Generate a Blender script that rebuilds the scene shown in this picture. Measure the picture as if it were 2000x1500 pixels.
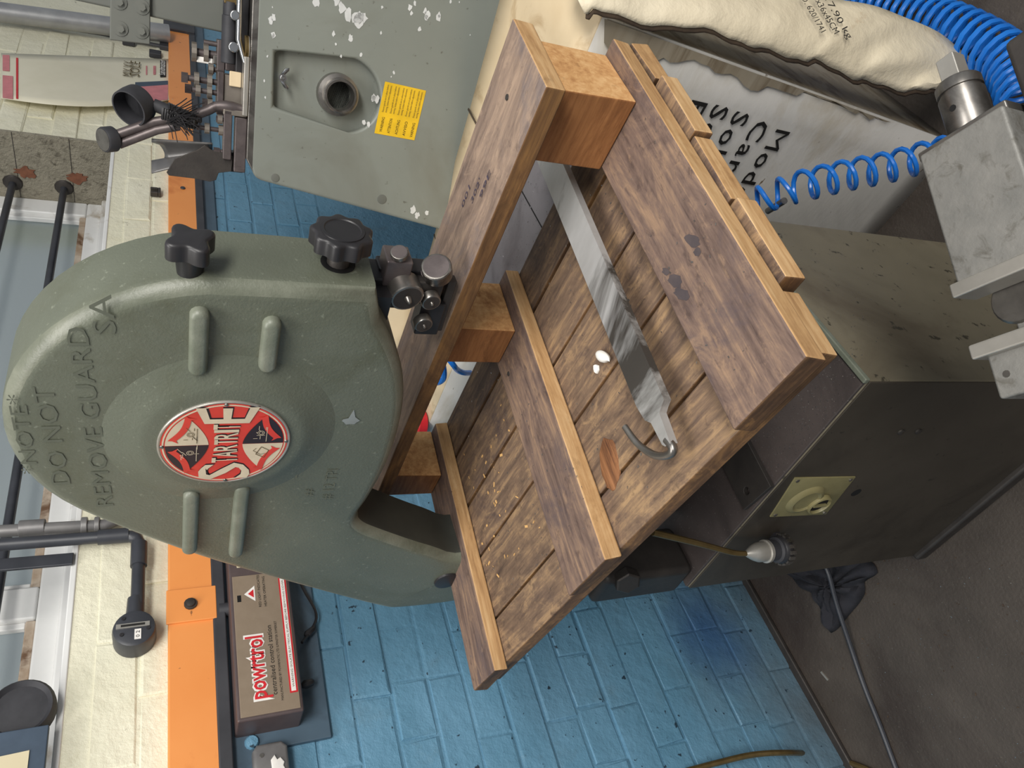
import bpy, bmesh, math, random
from mathutils import Vector as V, Matrix
from mathutils.geometry import tessellate_polygon
random.seed(7)
C = bpy.context.scene
for o in list(bpy.data.objects): bpy.data.objects.remove(o)
COL = C.collection

# ------------------------------------------------------------------ camera, world, lights, exposure
F = 1440.0; PITCH = math.radians(24.95); HC = 1.40; YAW = math.radians(45.6)
fh = V((math.cos(YAW), math.sin(YAW), 0)); rt = V((math.sin(YAW), -math.cos(YAW), 0)); UP = V((0, 0, 1))
fw = fh*math.cos(PITCH) - UP*math.sin(PITCH); dn = -fh*math.sin(PITCH) - UP*math.cos(PITCH)
CAM = V((0, 0, HC))
cd = bpy.data.cameras.new('camera'); cam = bpy.data.objects.new('camera', cd); COL.objects.link(cam)
cd.sensor_fit = 'HORIZONTAL'; cd.sensor_width = 36; cd.lens = F/2000*36; cd.clip_start = .01
m = Matrix.Identity(4)
for i in range(3): m[i][0] = dn[i]; m[i][1] = rt[i]; m[i][2] = -fw[i]; m[i][3] = CAM[i]
cam.matrix_world = m; C.camera = cam
w = bpy.data.worlds.new('world'); C.world = w; w.use_nodes = True
bg = w.node_tree.nodes['Background']; bg.inputs[0].default_value = (.88, .94, 1.0, 1); bg.inputs[1].default_value = .30
def area(name, loc, tgt, sx, sy, watts, col):
    l = bpy.data.lights.new(name, 'AREA'); l.shape = 'RECTANGLE'; l.size = sx; l.size_y = sy; l.energy = watts; l.color = col
    o = bpy.data.objects.new(name, l); COL.objects.link(o); o.location = loc
    o.rotation_euler = (V(tgt)-V(loc)).to_track_quat('-Z', 'Y').to_euler(); return o
area('ceiling_tube_light', (-.45, -2.1, 2.9), (.8, .6, 0.7), 2.4, .7, 104, (1, .97, .92))
area('ceiling_tube_light', (-.25, .3, 3.15), (.2, .6, 0.5), 1.8, .5, 36, (1, .97, .93))
C.view_settings.view_transform = 'Standard'; C.view_settings.look = 'None'
C.view_settings.exposure = 0.12; C.view_settings.gamma = 1; C.view_settings.use_curve_mapping = False

# ------------------------------------------------------------------ helpers: points
def ray(x, y): return fw + rt*((750-y)/F) + dn*((x-1000)/F)
def onp(p0, n, x, y):
    q = ray(x, y); return CAM + q*((V(p0)-CAM).dot(n)/q.dot(n))
def on(ax, c, x, y):
    q = ray(x, y); return CAM + q*((c-CAM[ax])/q[ax])
def lin(c):
    c = c/255; return c/12.92 if c <= .04045 else ((c+.055)/1.055)**2.4
def rgb(r, g, b): return (lin(r), lin(g), lin(b), 1)
class Fr:                                              # a local frame: origin, x, y, z = x cross y
    def __init__(s, o, x, y): s.o = V(o); s.x = V(x).normalized(); s.y = V(y).normalized(); s.z = s.x.cross(s.y)
    def __call__(s, a, b, c=0): return s.o + s.x*a + s.y*b + s.z*c
WORLD = Fr((0, 0, 0), (1, 0, 0), (0, 1, 0))

# ------------------------------------------------------------------ helpers: materials
def nd(t, typ, **k):
    n = t.nodes.new(typ)
    for a, v in k.items(): setattr(n, a, v)
    return n
def ramp(t, src, stops, lk='LINEAR'):
    r = nd(t, 'ShaderNodeValToRGB'); r.color_ramp.interpolation = lk
    e = r.color_ramp.elements
    while len(e) < len(stops): e.new(.5)
    for q, (p, c) in zip(e, stops): q.position = p; q.color = c
    t.links.new(src, r.inputs[0]); return r.outputs[0]
def mixc(t, f, a, b, mode='MIX'):
    n = nd(t, 'ShaderNodeMix', data_type='RGBA', blend_type=mode)
    for s, v in ((n.inputs[0], f), (n.inputs[6], a), (n.inputs[7], b)):
        if hasattr(v, 'links'): t.links.new(v, s)
        else: s.default_value = v
    return n.outputs[2]
def noise(t, vec, scale, detail=4, rough=.55, dist=0):
    n = nd(t, 'ShaderNodeTexNoise'); n.inputs['Scale'].default_value = scale; n.inputs['Detail'].default_value = detail
    n.inputs['Roughness'].default_value = rough; n.inputs['Distortion'].default_value = dist
    t.links.new(vec, n.inputs['Vector']); return n.outputs[0]
G0, G1 = (0, 0, 0, 1), (1, 1, 1, 1)
def base(name, rough, metal, spec=.5):
    mt = bpy.data.materials.new(name); mt.use_nodes = True; t = mt.node_tree; b = t.nodes['Principled BSDF']
    b.inputs['Roughness'].default_value = rough; b.inputs['Metallic'].default_value = metal
    b.inputs['Specular IOR Level'].default_value = spec; return mt, t, b
def bump(t, b, h, strength, dist):
    n = nd(t, 'ShaderNodeBump'); n.inputs['Strength'].default_value = strength; n.inputs['Distance'].default_value = dist
    t.links.new(h, n.inputs['Height']); t.links.new(n.outputs[0], b.inputs['Normal']); return n
def coords(t, world, seed):
    if world: return nd(t, 'ShaderNodeNewGeometry').outputs['Position']
    tc = nd(t, 'ShaderNodeTexCoord'); oi = nd(t, 'ShaderNodeObjectInfo')
    a = nd(t, 'ShaderNodeVectorMath', operation='MULTIPLY_ADD')
    t.links.new(oi.outputs['Random'], a.inputs[0]); a.inputs[1].default_value = (seed*7, seed*5, seed*3)
    t.links.new(tc.outputs['Object'], a.inputs[2]); return a.outputs[0]
def stuff_mat(name, c1, c2, scale=8, rough=.5, metal=0, dirt=None, dscale=4, damt=(.5, .65), speck=None, sscale=90, samt=(.66, .72),
              bscale=0, bstr=.3, bdist=.002, world=False, rvar=0, spec=.5, seed=1, stretch=None):
    mt, t, b = base(name, rough, metal, spec); vec = coords(t, world, seed)
    if stretch:
        mp = nd(t, 'ShaderNodeMapping'); mp.inputs['Scale'].default_value = stretch; t.links.new(vec, mp.inputs[0]); vec = mp.outputs[0]
    c = ramp(t, noise(t, vec, scale, 5, .6), [(.3, rgb(*c1)), (.7, rgb(*c2))])
    if dirt:
        f = ramp(t, noise(t, vec, dscale, 6, .65, .6), [(damt[0], G0), (damt[1], G1)]); c = mixc(t, f, c, rgb(*dirt))
    if speck:
        f = ramp(t, noise(t, vec, sscale, 3, .6), [(samt[0], G0), (samt[1], G1)]); c = mixc(t, f, c, rgb(*speck))
    t.links.new(c, b.inputs['Base Color'])
    if rvar:
        r = nd(t, 'ShaderNodeMapRange'); r.inputs[3].default_value = rough-rvar; r.inputs[4].default_value = rough+rvar
        t.links.new(noise(t, vec, scale*2, 4), r.inputs[0]); t.links.new(r.outputs[0], b.inputs['Roughness'])
    if bscale: bump(t, b, noise(t, vec, bscale, 5, .6), bstr, bdist)
    return mt
def flat(name, c, rough=.5, metal=0, spec=.4): return stuff_mat(name, tuple(x*.94 for x in c), tuple(min(255, x*1.05) for x in c), 30, rough, metal, spec=spec)
def wood(name, ang, axis, cols, stain=(48, 42, 46), sat=(.52, .70), rough=.6, ring=1.0):
    mt, t, b = base(name, rough, 0, .25); vec = coords(t, False, 3)
    mp = nd(t, 'ShaderNodeMapping'); mp.inputs['Rotation'].default_value = (0, 0, -ang); t.links.new(vec, mp.inputs[0])
    def st(k):
        n = nd(t, 'ShaderNodeMapping'); sc = [1, 1, 1]; sc[axis] = k; n.inputs['Scale'].default_value = sc; t.links.new(mp.outputs[0], n.inputs[0]); return n.outputs[0]
    g = noise(t, st(.05), 150*ring, 5, .7, .3); g2 = noise(t, st(.3), 26*ring, 7, .72, 1.0)
    hf = nd(t, 'ShaderNodeMath', operation='MULTIPLY'); t.links.new(g, hf.inputs[0]); hf.inputs[1].default_value = .5 if not stain else .42
    mm = nd(t, 'ShaderNodeMath', operation='MULTIPLY_ADD'); t.links.new(g2, mm.inputs[0]); mm.inputs[1].default_value = .5 if not stain else .58; t.links.new(hf.outputs[0], mm.inputs[2])
    c = ramp(t, mm.outputs[0], [(.36, rgb(*cols[0])), (.5, rgb(*cols[1])), (.63, rgb(*cols[2]))])
    if stain:
        f = ramp(t, noise(t, st(.6), 9, 9, .72, 1.2), [(sat[0], G0), (sat[1], (.8, .8, .8, 1))]); c = mixc(t, f, c, rgb(*stain))
        f = ramp(t, noise(t, st(.5), 48, 7, .75, .6), [(.55, G0), (.68, (.75, .75, .75, 1))]); c = mixc(t, f, c, rgb(*cols[2]))
        f = ramp(t, noise(t, st(.7), 70, 6, .7, .3), [(.58, G0), (.70, (.7, .7, .7, 1))]); c = mixc(t, f, c, rgb(*cols[0]))
        oi = nd(t, 'ShaderNodeObjectInfo'); mr = nd(t, 'ShaderNodeMapRange'); mr.inputs[3].default_value = .86; mr.inputs[4].default_value = 1.14; t.links.new(oi.outputs['Random'], mr.inputs[0])
        h = nd(t, 'ShaderNodeHueSaturation'); t.links.new(mr.outputs[0], h.inputs['Value']); t.links.new(c, h.inputs['Color']); c = h.outputs[0]
    else:
        f = ramp(t, noise(t, st(.4), 40, 6, .7, .6), [(.6, G0), (.74, (.6, .6, .6, 1))]); c = mixc(t, f, c, rgb(*[x*.72 for x in cols[0]]))
    t.links.new(c, b.inputs['Base Color']); bump(t, b, g, .4, .0008); return mt

M = {}
M['guard'] = stuff_mat('hammered_green_paint', (90, 94, 81), (101, 105, 92), 6, .38, 0, (82, 84, 66), 5, (.52, .75), (118, 122, 108), 160, (.64, .72), 330, .42, .0012, rvar=.07)
M['guardrib'] = stuff_mat('worn_green_paint', (98, 104, 90), (124, 127, 114), 25, .4, 0, bscale=300, bstr=.3, bdist=.001)
M['rim'] = stuff_mat('rubbed_green_paint', (104, 108, 94), (124, 126, 112), 22, .36, 0, (94, 98, 84), 9, (.45, .65), bscale=330, bstr=.4, bdist=.001)
M['throat'] = stuff_mat('dark_throat_casting', (44, 46, 42), (58, 60, 54), 14, .6, 0)  # inner throat walls of the frame only, darker than its green faces
M['cabfront'] = stuff_mat('dark_brown_cabinet_front', (58, 52, 44), (70, 63, 54), 6, .5, 0, (50, 44, 37), 4, (.5, .7), (44, 40, 34), 60, (.66, .72), 120, .15, .001, rvar=.08)  # cabinet front only, darker and browner than the olive sides
M['pencil'] = stuff_mat('faded_pencil_marks', (88, 92, 80), (97, 101, 88), 60, .6)
M['cabinet'] = stuff_mat('olive_cabinet_paint', (106, 99, 82), (122, 114, 95), 5, .5, 0, (88, 78, 62), 3.5, (.5, .72), (62, 58, 46), 55, (.64, .7), 120, .15, .001, rvar=.1)
M['dusty'] = stuff_mat('dusty_dark_metal', (66, 58, 56), (82, 73, 70), 12, .65, 0, (48, 43, 42), 6, (.5, .7), (150, 145, 140), 420, (.68, .72), 200, .3, .001)
M['darkcast'] = stuff_mat('dark_cast_iron', (58, 54, 52), (74, 69, 65), 20, .5, .4, bscale=160, bstr=.3, bdist=.001)
M['table'] = stuff_mat('grey_table_iron', (112, 108, 112), (128, 124, 128), 12, .42, .25, (86, 80, 84), 8, (.5, .7), (70, 65, 66), 260, (.66, .7))
M['black'] = stuff_mat('black_plastic', (34, 33, 35), (42, 40, 42), 20, .42, 0, bscale=400, bstr=.08, bdist=.0005)
M['black_rub'] = stuff_mat('matt_black_rubber', (44, 44, 48), (60, 60, 64), 25, .6)
M['steel'] = stuff_mat('dull_steel', (120, 116, 112), (150, 146, 140), 30, .33, .85, (84, 78, 74), 14, (.52, .7))
M['bright'] = stuff_mat('bright_steel', (185, 185, 185), (205, 205, 205), 30, .2, 1.0)
M['tool'] = stuff_mat('brown_black_oxide_steel', (92, 84, 84), (116, 106, 104), 25, .42, .5, (70, 62, 62), 12, (.5, .7))
M['toolg'] = stuff_mat('greyed_tool_steel', (128, 120, 112), (146, 138, 128), 20, .4, .5)
M['bar'] = stuff_mat('polished_flat_bar', (168, 167, 164), (214, 214, 214), 14, .36, .5, (82, 78, 74), 9, (.5, .62), stretch=(1, .35, 1), bscale=26, bstr=.25, bdist=.002, rvar=.12)
M['grey'] = stuff_mat('grey_machine_paint', (122, 126, 119), (132, 136, 128), 3, .4, 0, (112, 112, 102), 2.5, (.5, .75), (100, 100, 92), 70, (.68, .73), 80, .05, .001)
M['greyarm'] = stuff_mat('dark_grey_machine_paint', (96, 98, 92), (108, 109, 102), 4, .45, 0)
M['chip'] = flat('bare_pale_primer', (205, 206, 204), .6)
M['yellow'] = flat('yellow_label', (226, 184, 40), .35)
M['ink'] = flat('black_ink', (30, 28, 26), .6)
M['inkf'] = flat('faded_ink', (92, 78, 48), .6)
M['inkb'] = flat('faded_blue_ink', (70, 62, 78), .6)
M['red'] = flat('badge_red', (205, 62, 52), .35)
M['cream'] = flat('badge_cream', (205, 190, 165), .35)
M['navy'] = flat('badge_black', (40, 32, 40), .35)
M['alu'] = stuff_mat('worn_aluminium', (168, 164, 156), (186, 182, 174), 30, .35, .6)
PA = math.radians(-7.4)
top_c = [(78, 64, 60), (120, 100, 90), (158, 130, 106)]; side_c = [(146, 110, 74), (184, 146, 102), (208, 174, 130)]; blk_c = [(168, 118, 74), (204, 156, 104), (224, 182, 130)]
M['wood_x'] = wood('weathered_board_along', PA, 0, top_c, (88, 78, 82)); M['wood_y'] = wood('weathered_board_across', PA, 1, [(74, 61, 54), (114, 94, 78), (158, 130, 98)], (70, 60, 62))
M['side_x'] = wood('fresh_sawn_edge_along', PA, 0, side_c, None); M['side_y'] = wood('dirty_sawn_edge_across', PA, 1, [(62, 46, 36), (102, 76, 54), (150, 112, 72)], (52, 42, 38))
M['blk'] = wood('orange_softwood_block', PA, 1, blk_c, None, ring=.8); M['blkend'] = wood('block_end_grain', PA, 1, [(118, 76, 46), (146, 98, 60), (170, 118, 74)], None, ring=1.2)
M['top_y'] = wood('weathered_top_board', PA, 1, [(100, 84, 76), (138, 118, 104), (168, 144, 124)], (110, 102, 104)); M['topedge'] = wood('dark_board_edge', PA, 1, [(80, 56, 38), (112, 82, 54), (146, 108, 66)], None)
M['knot'] = wood('red_knot', PA, 0, [(70, 44, 34), (132, 90, 60), (164, 116, 80)], None); M['smudge'] = stuff_mat('dark_smudge', (62, 56, 60), (82, 72, 72), 40, .7)
M['blue'] = None

def wallpaint(name, c1, c2, dirt, lowdirt):
    mt, t, b = base(name, .45, 0, .4); vec = nd(t, 'ShaderNodeNewGeometry').outputs['Position']
    c = ramp(t, noise(t, vec, 3.5, 5, .6), [(.3, rgb(*c1)), (.7, rgb(*c2))])
    f = ramp(t, noise(t, vec, 9, 8, .7, .5), [(.56, G0), (.78, (.75, .75, .75, 1))]); c = mixc(t, f, c, rgb(*dirt))
    if lowdirt:
        sp = nd(t, 'ShaderNodeSeparateXYZ'); t.links.new(vec, sp.inputs[0])
        a = nd(t, 'ShaderNodeMath', operation='MULTIPLY_ADD'); t.links.new(noise(t, vec, 5, 6, .65), a.inputs[0]); a.inputs[1].default_value = .55; t.links.new(sp.outputs[2], a.inputs[2])
        f = ramp(t, a.outputs[0], [(.22, G1), (.62, G0)]); c = mixc(t, f, c, rgb(*lowdirt))
        pc = on(1, 1.462, 1385, 1235); dv = nd(t, 'ShaderNodeVectorMath', operation='DISTANCE'); t.links.new(vec, dv.inputs[0]); dv.inputs[1].default_value = pc
        dm = nd(t, 'ShaderNodeMath', operation='MULTIPLY_ADD'); t.links.new(noise(t, vec, 9, 4, .6), dm.inputs[0]); dm.inputs[1].default_value = .16; t.links.new(dv.outputs['Value'], dm.inputs[2])
        c = mixc(t, ramp(t, dm.outputs[0], [(.09, (.9, .9, .9, 1)), (.24, G0)]), c, rgb(58, 94, 138))
        sp2 = ramp(t, noise(t, vec, 60, 2, .5), [(.70, G0), (.74, G1)]); c = mixc(t, sp2, c, rgb(44, 62, 76))
    else:
        sp2 = ramp(t, noise(t, vec, 28, 4, .7), [(.66, G0), (.74, G1)]); c = mixc(t, sp2, c, rgb(120, 112, 92))
    t.links.new(c, b.inputs['Base Color']); bump(t, b, noise(t, vec, 30, 6, .65), .6, .008); return mt
M['blue'] = wallpaint('blue_masonry_paint', (92, 138, 164), (110, 154, 181), (100, 132, 150), (90, 106, 116))
M['creamwall'] = wallpaint('cream_masonry_paint', (226, 222, 196), (236, 232, 210), (208, 203, 174), None)
M['whitewood'] = stuff_mat('old_white_gloss', (222, 222, 220), (236, 236, 234), 6, .35, 0, (176, 166, 150), 7, (.6, .74), world=True)
M['brownwood'] = stuff_mat('rotten_frame_edge', (158, 132, 106), (206, 194, 178), 18, .6, 0, (112, 84, 62), 14, (.5, .65), world=True)
M['orange'] = stuff_mat('orange_enamel', (232, 146, 76), (240, 158, 88), 3, .38, 0, (212, 124, 60), 6, (.56, .74), (150, 98, 58), 45, (.70, .75), 40, .06, .002, world=True)
M['render'] = stuff_mat('grey_pebble_render', (140, 134, 118), (160, 153, 136), 30, .8, 0, (112, 106, 92), 40, (.54, .66), bscale=120, bstr=.8, bdist=.008, world=True)
M['rust'] = stuff_mat('rust', (112, 70, 52), (138, 90, 66), 50, .8)
M['slate'] = stuff_mat('slate_paint', (66, 84, 98), (78, 98, 114), 8, .45, 0, (52, 62, 72), 6, (.52, .7), world=True)
M['tarblack'] = stuff_mat('black_batten_paint', (48, 48, 52), (66, 66, 70), 10, .5, world=True)
M['floor'] = stuff_mat('oily_concrete', (64, 57, 51), (82, 74, 67), 5, .6, 0, (50, 40, 35), 2.2, (.46, .68), (92, 85, 77), 150, (.64, .74), 140, .5, .003, world=True, rvar=.12)
M['pipe_grey'] = stuff_mat('grey_conduit', (112, 110, 110), (138, 136, 134), 14, .4, .3)
M['pipe_black'] = stuff_mat('black_conduit', (48, 50, 56), (62, 64, 70), 14, .4)
M['galv'] = stuff_mat('galvanised_pipe', (150, 150, 152), (176, 176, 176), 12, .35, .5)
M['ptan'] = stuff_mat('tan_panel', (134, 118, 100), (142, 126, 108), 40, .4, 0)
M['pbrown'] = stuff_mat('brown_case', (78, 66, 66), (88, 75, 74), 30, .45, 0)
M['white'] = flat('white_print', (236, 232, 226), .45)
M['redprint'] = flat('red_print', (205, 40, 48), .45)
M['hose'] = stuff_mat('blue_polyurethane', (22, 104, 196), (34, 122, 214), 10, .25, 0)
M['carton'] = stuff_mat('grey_white_carton', (200, 197, 190), (212, 208, 202), 4, .6, 0, (178, 168, 150), 3.2, (.52, .74), (120, 104, 84), 40, (.7, .76), 30, .15, .004, stretch=(1, .8, 2))
M['stain'] = stuff_mat('carton_water_stain', (140, 128, 108), (158, 148, 130), 9, .65, 0, (104, 88, 66), 10, (.5, .68), stretch=(1, .25, 3))
M['flap'] = stuff_mat('cream_carton_paper', (214, 200, 172), (228, 216, 190), 5, .6, 0, (160, 124, 82), 5, (.6, .72), bscale=18, bstr=.5, bdist=.01)
M['flapedge'] = stuff_mat('dark_torn_edge', (62, 50, 40), (90, 74, 58), 30, .8)
M['kraft'] = stuff_mat('pale_carton', (214, 192, 156), (226, 206, 172), 8, .6, 0, (176, 146, 104), 8, (.55, .7))
M['rag'] = stuff_mat('black_rag', (34, 34, 40), (46, 46, 52), 20, .9, bscale=60, bstr=.5, bdist=.003)
M['chalk'] = flat('white_chalk', (238, 236, 230), .8)
M['paper'] = stuff_mat('limp_paper', (220, 214, 190), (230, 224, 202), 8, .5, 0)
M['pink'] = flat('faded_pink_print', (206, 128, 132), .5)
M['boardblue'] = flat('blue_grey_board', (66, 80, 96), .5)
M['panelcream'] = stuff_mat('buff_paper', (206, 194, 160), (220, 208, 176), 5, .5)
M['woodchip'] = flat('pale_wood_chip', (214, 170, 110), .7)
M['swarf'] = flat('swarf', (190, 190, 190), .25, .9)
M['brass'] = stuff_mat('tarnished_brass', (104, 86, 52), (128, 108, 70), 40, .4, .6)
M['olive'] = stuff_mat('olive_switch_plate', (122, 114, 78), (138, 130, 92), 20, .45, 0, speck=(60, 55, 40), sscale=220, samt=(.68, .73))
M['plasticwrap'] = stuff_mat('grey_plastic_sheet', (150, 150, 134), (172, 170, 152), 9, .25, 0, bscale=14, bstr=.4, bdist=.01)
M['dark'] = flat('dark_hole', (14, 13, 13), .8)
M['castrough'] = stuff_mat('rough_vise_iron', (112, 111, 107), (126, 124, 119), 40, .5, .1, (92, 89, 82), 60, (.54, .7), bscale=140, bstr=.5, bdist=.0012)
mt, t, b = base('frosted_glass', .32, 0); b.inputs['Transmission Weight'].default_value = .85; b.inputs['Base Color'].default_value = rgb(214, 222, 222)
b.inputs['IOR'].default_value = 1.2; M['glass'] = mt

# ------------------------------------------------------------------ helpers: mesh building and linking
WO = {}                                                # world position of every linked object
def link(o, pos, par):
    COL.objects.link(o); WO[o.name] = V(pos)
    if par is not None: o.parent = par; o.location = V(pos)-WO[par.name]
    else: o.location = pos
    return o
def tag(o, label=None, cat=None, group=None, kind=None):
    for k, v in (('label', label), ('category', cat), ('group', group), ('kind', kind)):
        if v: o[k] = v
    return o
def thing(name, label, cat, loc, group=None):
    o = bpy.data.objects.new(name, None); o.empty_display_size = .05
    return tag(link(o, V(loc), None), label, cat, group)
class B:
    def __init__(s): s.v = []; s.f = []
    def add(s, vs, fs):
        n = len(s.v); s.v += [V(q) for q in vs]; s.f += [tuple(i+n for i in q) for q in fs]; return s
    def box(s, lo, hi, fr=WORLD):
        p = [fr(x, y, z) for z in (lo[2], hi[2]) for y in (lo[1], hi[1]) for x in (lo[0], hi[0])]
        return s.add(p, [(0, 2, 3, 1), (4, 5, 7, 6), (0, 1, 5, 4), (2, 6, 7, 3), (0, 4, 6, 2), (1, 3, 7, 5)])
    def lathe(s, p, ax, prof, n=20):                   # prof: (height along ax, radius)
        p = V(p); a = V(ax).normalized(); x = a.orthogonal().normalized(); y = a.cross(x); vs = []; fs = []
        for h, r in prof:
            for i in range(n):
                g = 2*math.pi*i/n; vs.append(p+a*h+(x*math.cos(g)+y*math.sin(g))*r)
        for k in range(len(prof)-1):
            for i in range(n):
                j = (i+1) % n; fs.append((k*n+i, k*n+j, (k+1)*n+j, (k+1)*n+i))
        if prof[0][1] > 1e-6: fs.append(tuple(reversed(range(n))))
        if prof[-1][1] > 1e-6: fs.append(tuple((len(prof)-1)*n+i for i in range(n)))
        return s.add(vs, fs)
    def cyl(s, p0, p1, r, r1=None, n=18):
        d = V(p1)-V(p0); return s.lathe(p0, d, [(0, r), (d.length, r if r1 is None else r1)], n)
    def tube(s, pts, r, n=8, cap=True):
        pts = [V(q) for q in pts]; vs = []; fs = []; x = None
        for i, q in enumerate(pts):
            d = (pts[min(i+1, len(pts)-1)]-pts[max(i-1, 0)]).normalized()
            x = d.orthogonal().normalized() if x is None else (x-d*x.dot(d)).normalized()
            y = d.cross(x); rr = r(i/(len(pts)-1)) if callable(r) else r
            vs += [q+(x*math.cos(2*math.pi*k/n)+y*math.sin(2*math.pi*k/n))*rr for k in range(n)]
        for i in range(len(pts)-1):
            for k in range(n):
                j = (k+1) % n; fs.append((i*n+k, i*n+j, (i+1)*n+j, (i+1)*n+k))
        if cap: fs += [tuple(reversed(range(n))), tuple((len(pts)-1)*n+k for k in range(n))]
        return s.add(vs, fs)
    def prism(s, poly, fr, z0, z1, rad=0, seg=4):      # polygon extruded along the frame's z, front edge rounded
        if sum(a[0]*b[1]-b[0]*a[1] for a, b in zip(poly, poly[1:]+poly[:1])) < 0: poly = poly[::-1]
        n = len(poly); nr = []
        for i in range(n):
            a = V(poly[i-1]); b = V(poly[i]); c = V(poly[(i+1) % n])
            e1 = (b-a).normalized(); e2 = (c-b).normalized(); n1 = V((e1.y, -e1.x)); n2 = V((e2.y, -e2.x))
            q = (n1+n2).normalized(); k = max(.5, q.dot(n1)); nr.append(q/k)
        rings = [(z0, 0)] + ([(z1-rad+rad*math.sin(g), rad*(1-math.cos(g))) for g in [math.pi/2*i/seg for i in range(seg+1)]] if rad else [(z1, 0)])
        vs = []; fs = []
        for z, off in rings: vs += [fr(poly[i][0]-nr[i].x*off, poly[i][1]-nr[i].y*off, z) for i in range(n)]
        for k in range(len(rings)-1):
            for i in range(n):
                j = (i+1) % n; fs.append((k*n+i, k*n+j, (k+1)*n+j, (k+1)*n+i))
        fs.append(tuple(reversed(range(n)))); fs.append(tuple((len(rings)-1)*n+i for i in range(n)))
        return s.add(vs, fs)
    def plate(s, outer, hole, fr, z0, z1):             # polygon with one hole
        def ccw(p): return p if sum(a[0]*b[1]-b[0]*a[1] for a, b in zip(p, p[1:]+p[:1])) > 0 else p[::-1]
        o = ccw(outer); h = ccw(hole)[::-1]; al = o+h
        tri = tessellate_polygon([[V((x, y, 0)) for x, y in o], [V((x, y, 0)) for x, y in h]])
        vs = [fr(x, y, z0) for x, y in al]+[fr(x, y, z1) for x, y in al]; N = len(al); fs = []
        for a, b, c in tri:
            A, Bq, Cq = (al[i] for i in (a, b, c))
            if (Bq[0]-A[0])*(Cq[1]-A[1])-(Bq[1]-A[1])*(Cq[0]-A[0]) < 0: b, c = c, b
            fs += [(N+a, N+b, N+c), (a, c, b)]
        for st, n in ((0, len(o)), (len(o), len(h))):
            for i in range(n):
                j = (i+1) % n; fs.append((st+i, st+j, N+st+j, N+st+i))
        return s.add(vs, fs)
    def sheet(s, poly, fr, z): return s.add([fr(x, y, z) for x, y in poly], [tuple(range(len(poly)))])
    def grid(s, nx, ny, fn):
        vs = [fn(i/nx, j/ny) for j in range(ny+1) for i in range(nx+1)]
        return s.add(vs, [(j*(nx+1)+i, j*(nx+1)+i+1, (j+1)*(nx+1)+i+1, (j+1)*(nx+1)+i) for j in range(ny) for i in range(nx)])
    def obj(s, name, mat, par=None, bev=0, ang=38, pos=None, seg=2, solid=0):
        lo = V([min(q[i] for q in s.v) for i in range(3)]); hi = V([max(q[i] for q in s.v) for i in range(3)])
        if pos is None: pos = V(((lo.x+hi.x)/2, (lo.y+hi.y)/2, lo.z if par is None else (lo.z+hi.z)/2))
        me = bpy.data.meshes.new(name); me.from_pydata([q-pos for q in s.v], [], s.f); me.update()
        for mm in (mat if isinstance(mat, list) else [mat]): me.materials.append(M[mm])
        for p in me.polygons: p.use_smooth = True
        try: me.set_sharp_from_angle(angle=math.radians(ang))
        except Exception: pass
        o = bpy.data.objects.new(name, me); link(o, pos, par)
        if solid: q = o.modifiers.new('solid', 'SOLIDIFY'); q.thickness = solid; q.offset = 0
        if bev:
            q = o.modifiers.new('bevel', 'BEVEL'); q.width = bev; q.segments = seg; q.limit_method = 'ANGLE'; q.angle_limit = math.radians(35); q.harden_normals = True
        return o
def facemat(o, fn):                                    # pick a material slot per face from its normal
    for p in o.data.polygons: p.material_index = fn(p.normal)
    return o
def paintat(o, fr, slotfn): return o
def letters(body, size, fr, mat, par, width=None, z=.0004, align='LEFT', name='lettering', xk=1, bold=0):
    cu = bpy.data.curves.new('lettering', 'FONT'); cu.body = body; cu.size = size; cu.align_x = align; cu.align_y = 'BOTTOM_BASELINE'; cu.offset = bold
    cu.resolution_u = 2; cu.fill_mode = 'FRONT'
    to = bpy.data.objects.new('lettering', cu); COL.objects.link(to); dg = bpy.context.evaluated_depsgraph_get()
    me = bpy.data.meshes.new_from_object(to.evaluated_get(dg)); bpy.data.objects.remove(to); bpy.data.curves.remove(cu)
    k = xk
    if width and len(me.vertices):
        xs = [q.co.x for q in me.vertices]; k = width/max(1e-6, max(xs)-min(xs))
    pos = fr(0, 0, z)
    for q in me.vertices: q.co = fr(q.co.x*k, q.co.y, z)-pos
    me.materials.clear(); me.materials.append(M[mat]); me.name = name
    o = bpy.data.objects.new(name, me); link(o, pos, par); return o
def spread(body, size, fr, mat, par, xk=1, bold=0):
    x = 0
    for ch in body:
        if ch == ' ': x += size*.32*xk; continue
        o = letters(ch, size, Fr(fr(x, 0), fr.x, fr.y), mat, par, None, 0, name='letter', xk=xk, bold=(0 if ch in 'MN' else bold))
        w = max((q.co.dot(fr.x) for q in o.data.vertices)); x += w+size*.10*xk
def blob(n, r, jit=.3): return [(math.cos(2*math.pi*i/n)*r*(1+random.uniform(-jit, jit)), math.sin(2*math.pi*i/n)*r*(1+random.uniform(-jit, jit))) for i in range(n)]
def arc(cx, cy, r, a0, a1, n): return [(cx+r*math.cos(math.radians(a0+(a1-a0)*i/n)), cy+r*math.sin(math.radians(a0+(a1-a0)*i/n))) for i in range(n+1)]
def catmull(pts, k=6):
    P = [V(p) for p in pts]; P = [P[0]*2-P[1]]+P+[P[-1]*2-P[-2]]; out = []
    for i in range(1, len(P)-2):
        for j in range(k):
            u = j/k; a, b, c, d = P[i-1:i+3]
            out.append((b*2+(c-a)*u+(a*2-b*5+c*4-d)*u*u+(b*3-a-c*3+d)*u**3)*.5)
    return out+[P[-2]]

exec_parts = []
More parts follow.
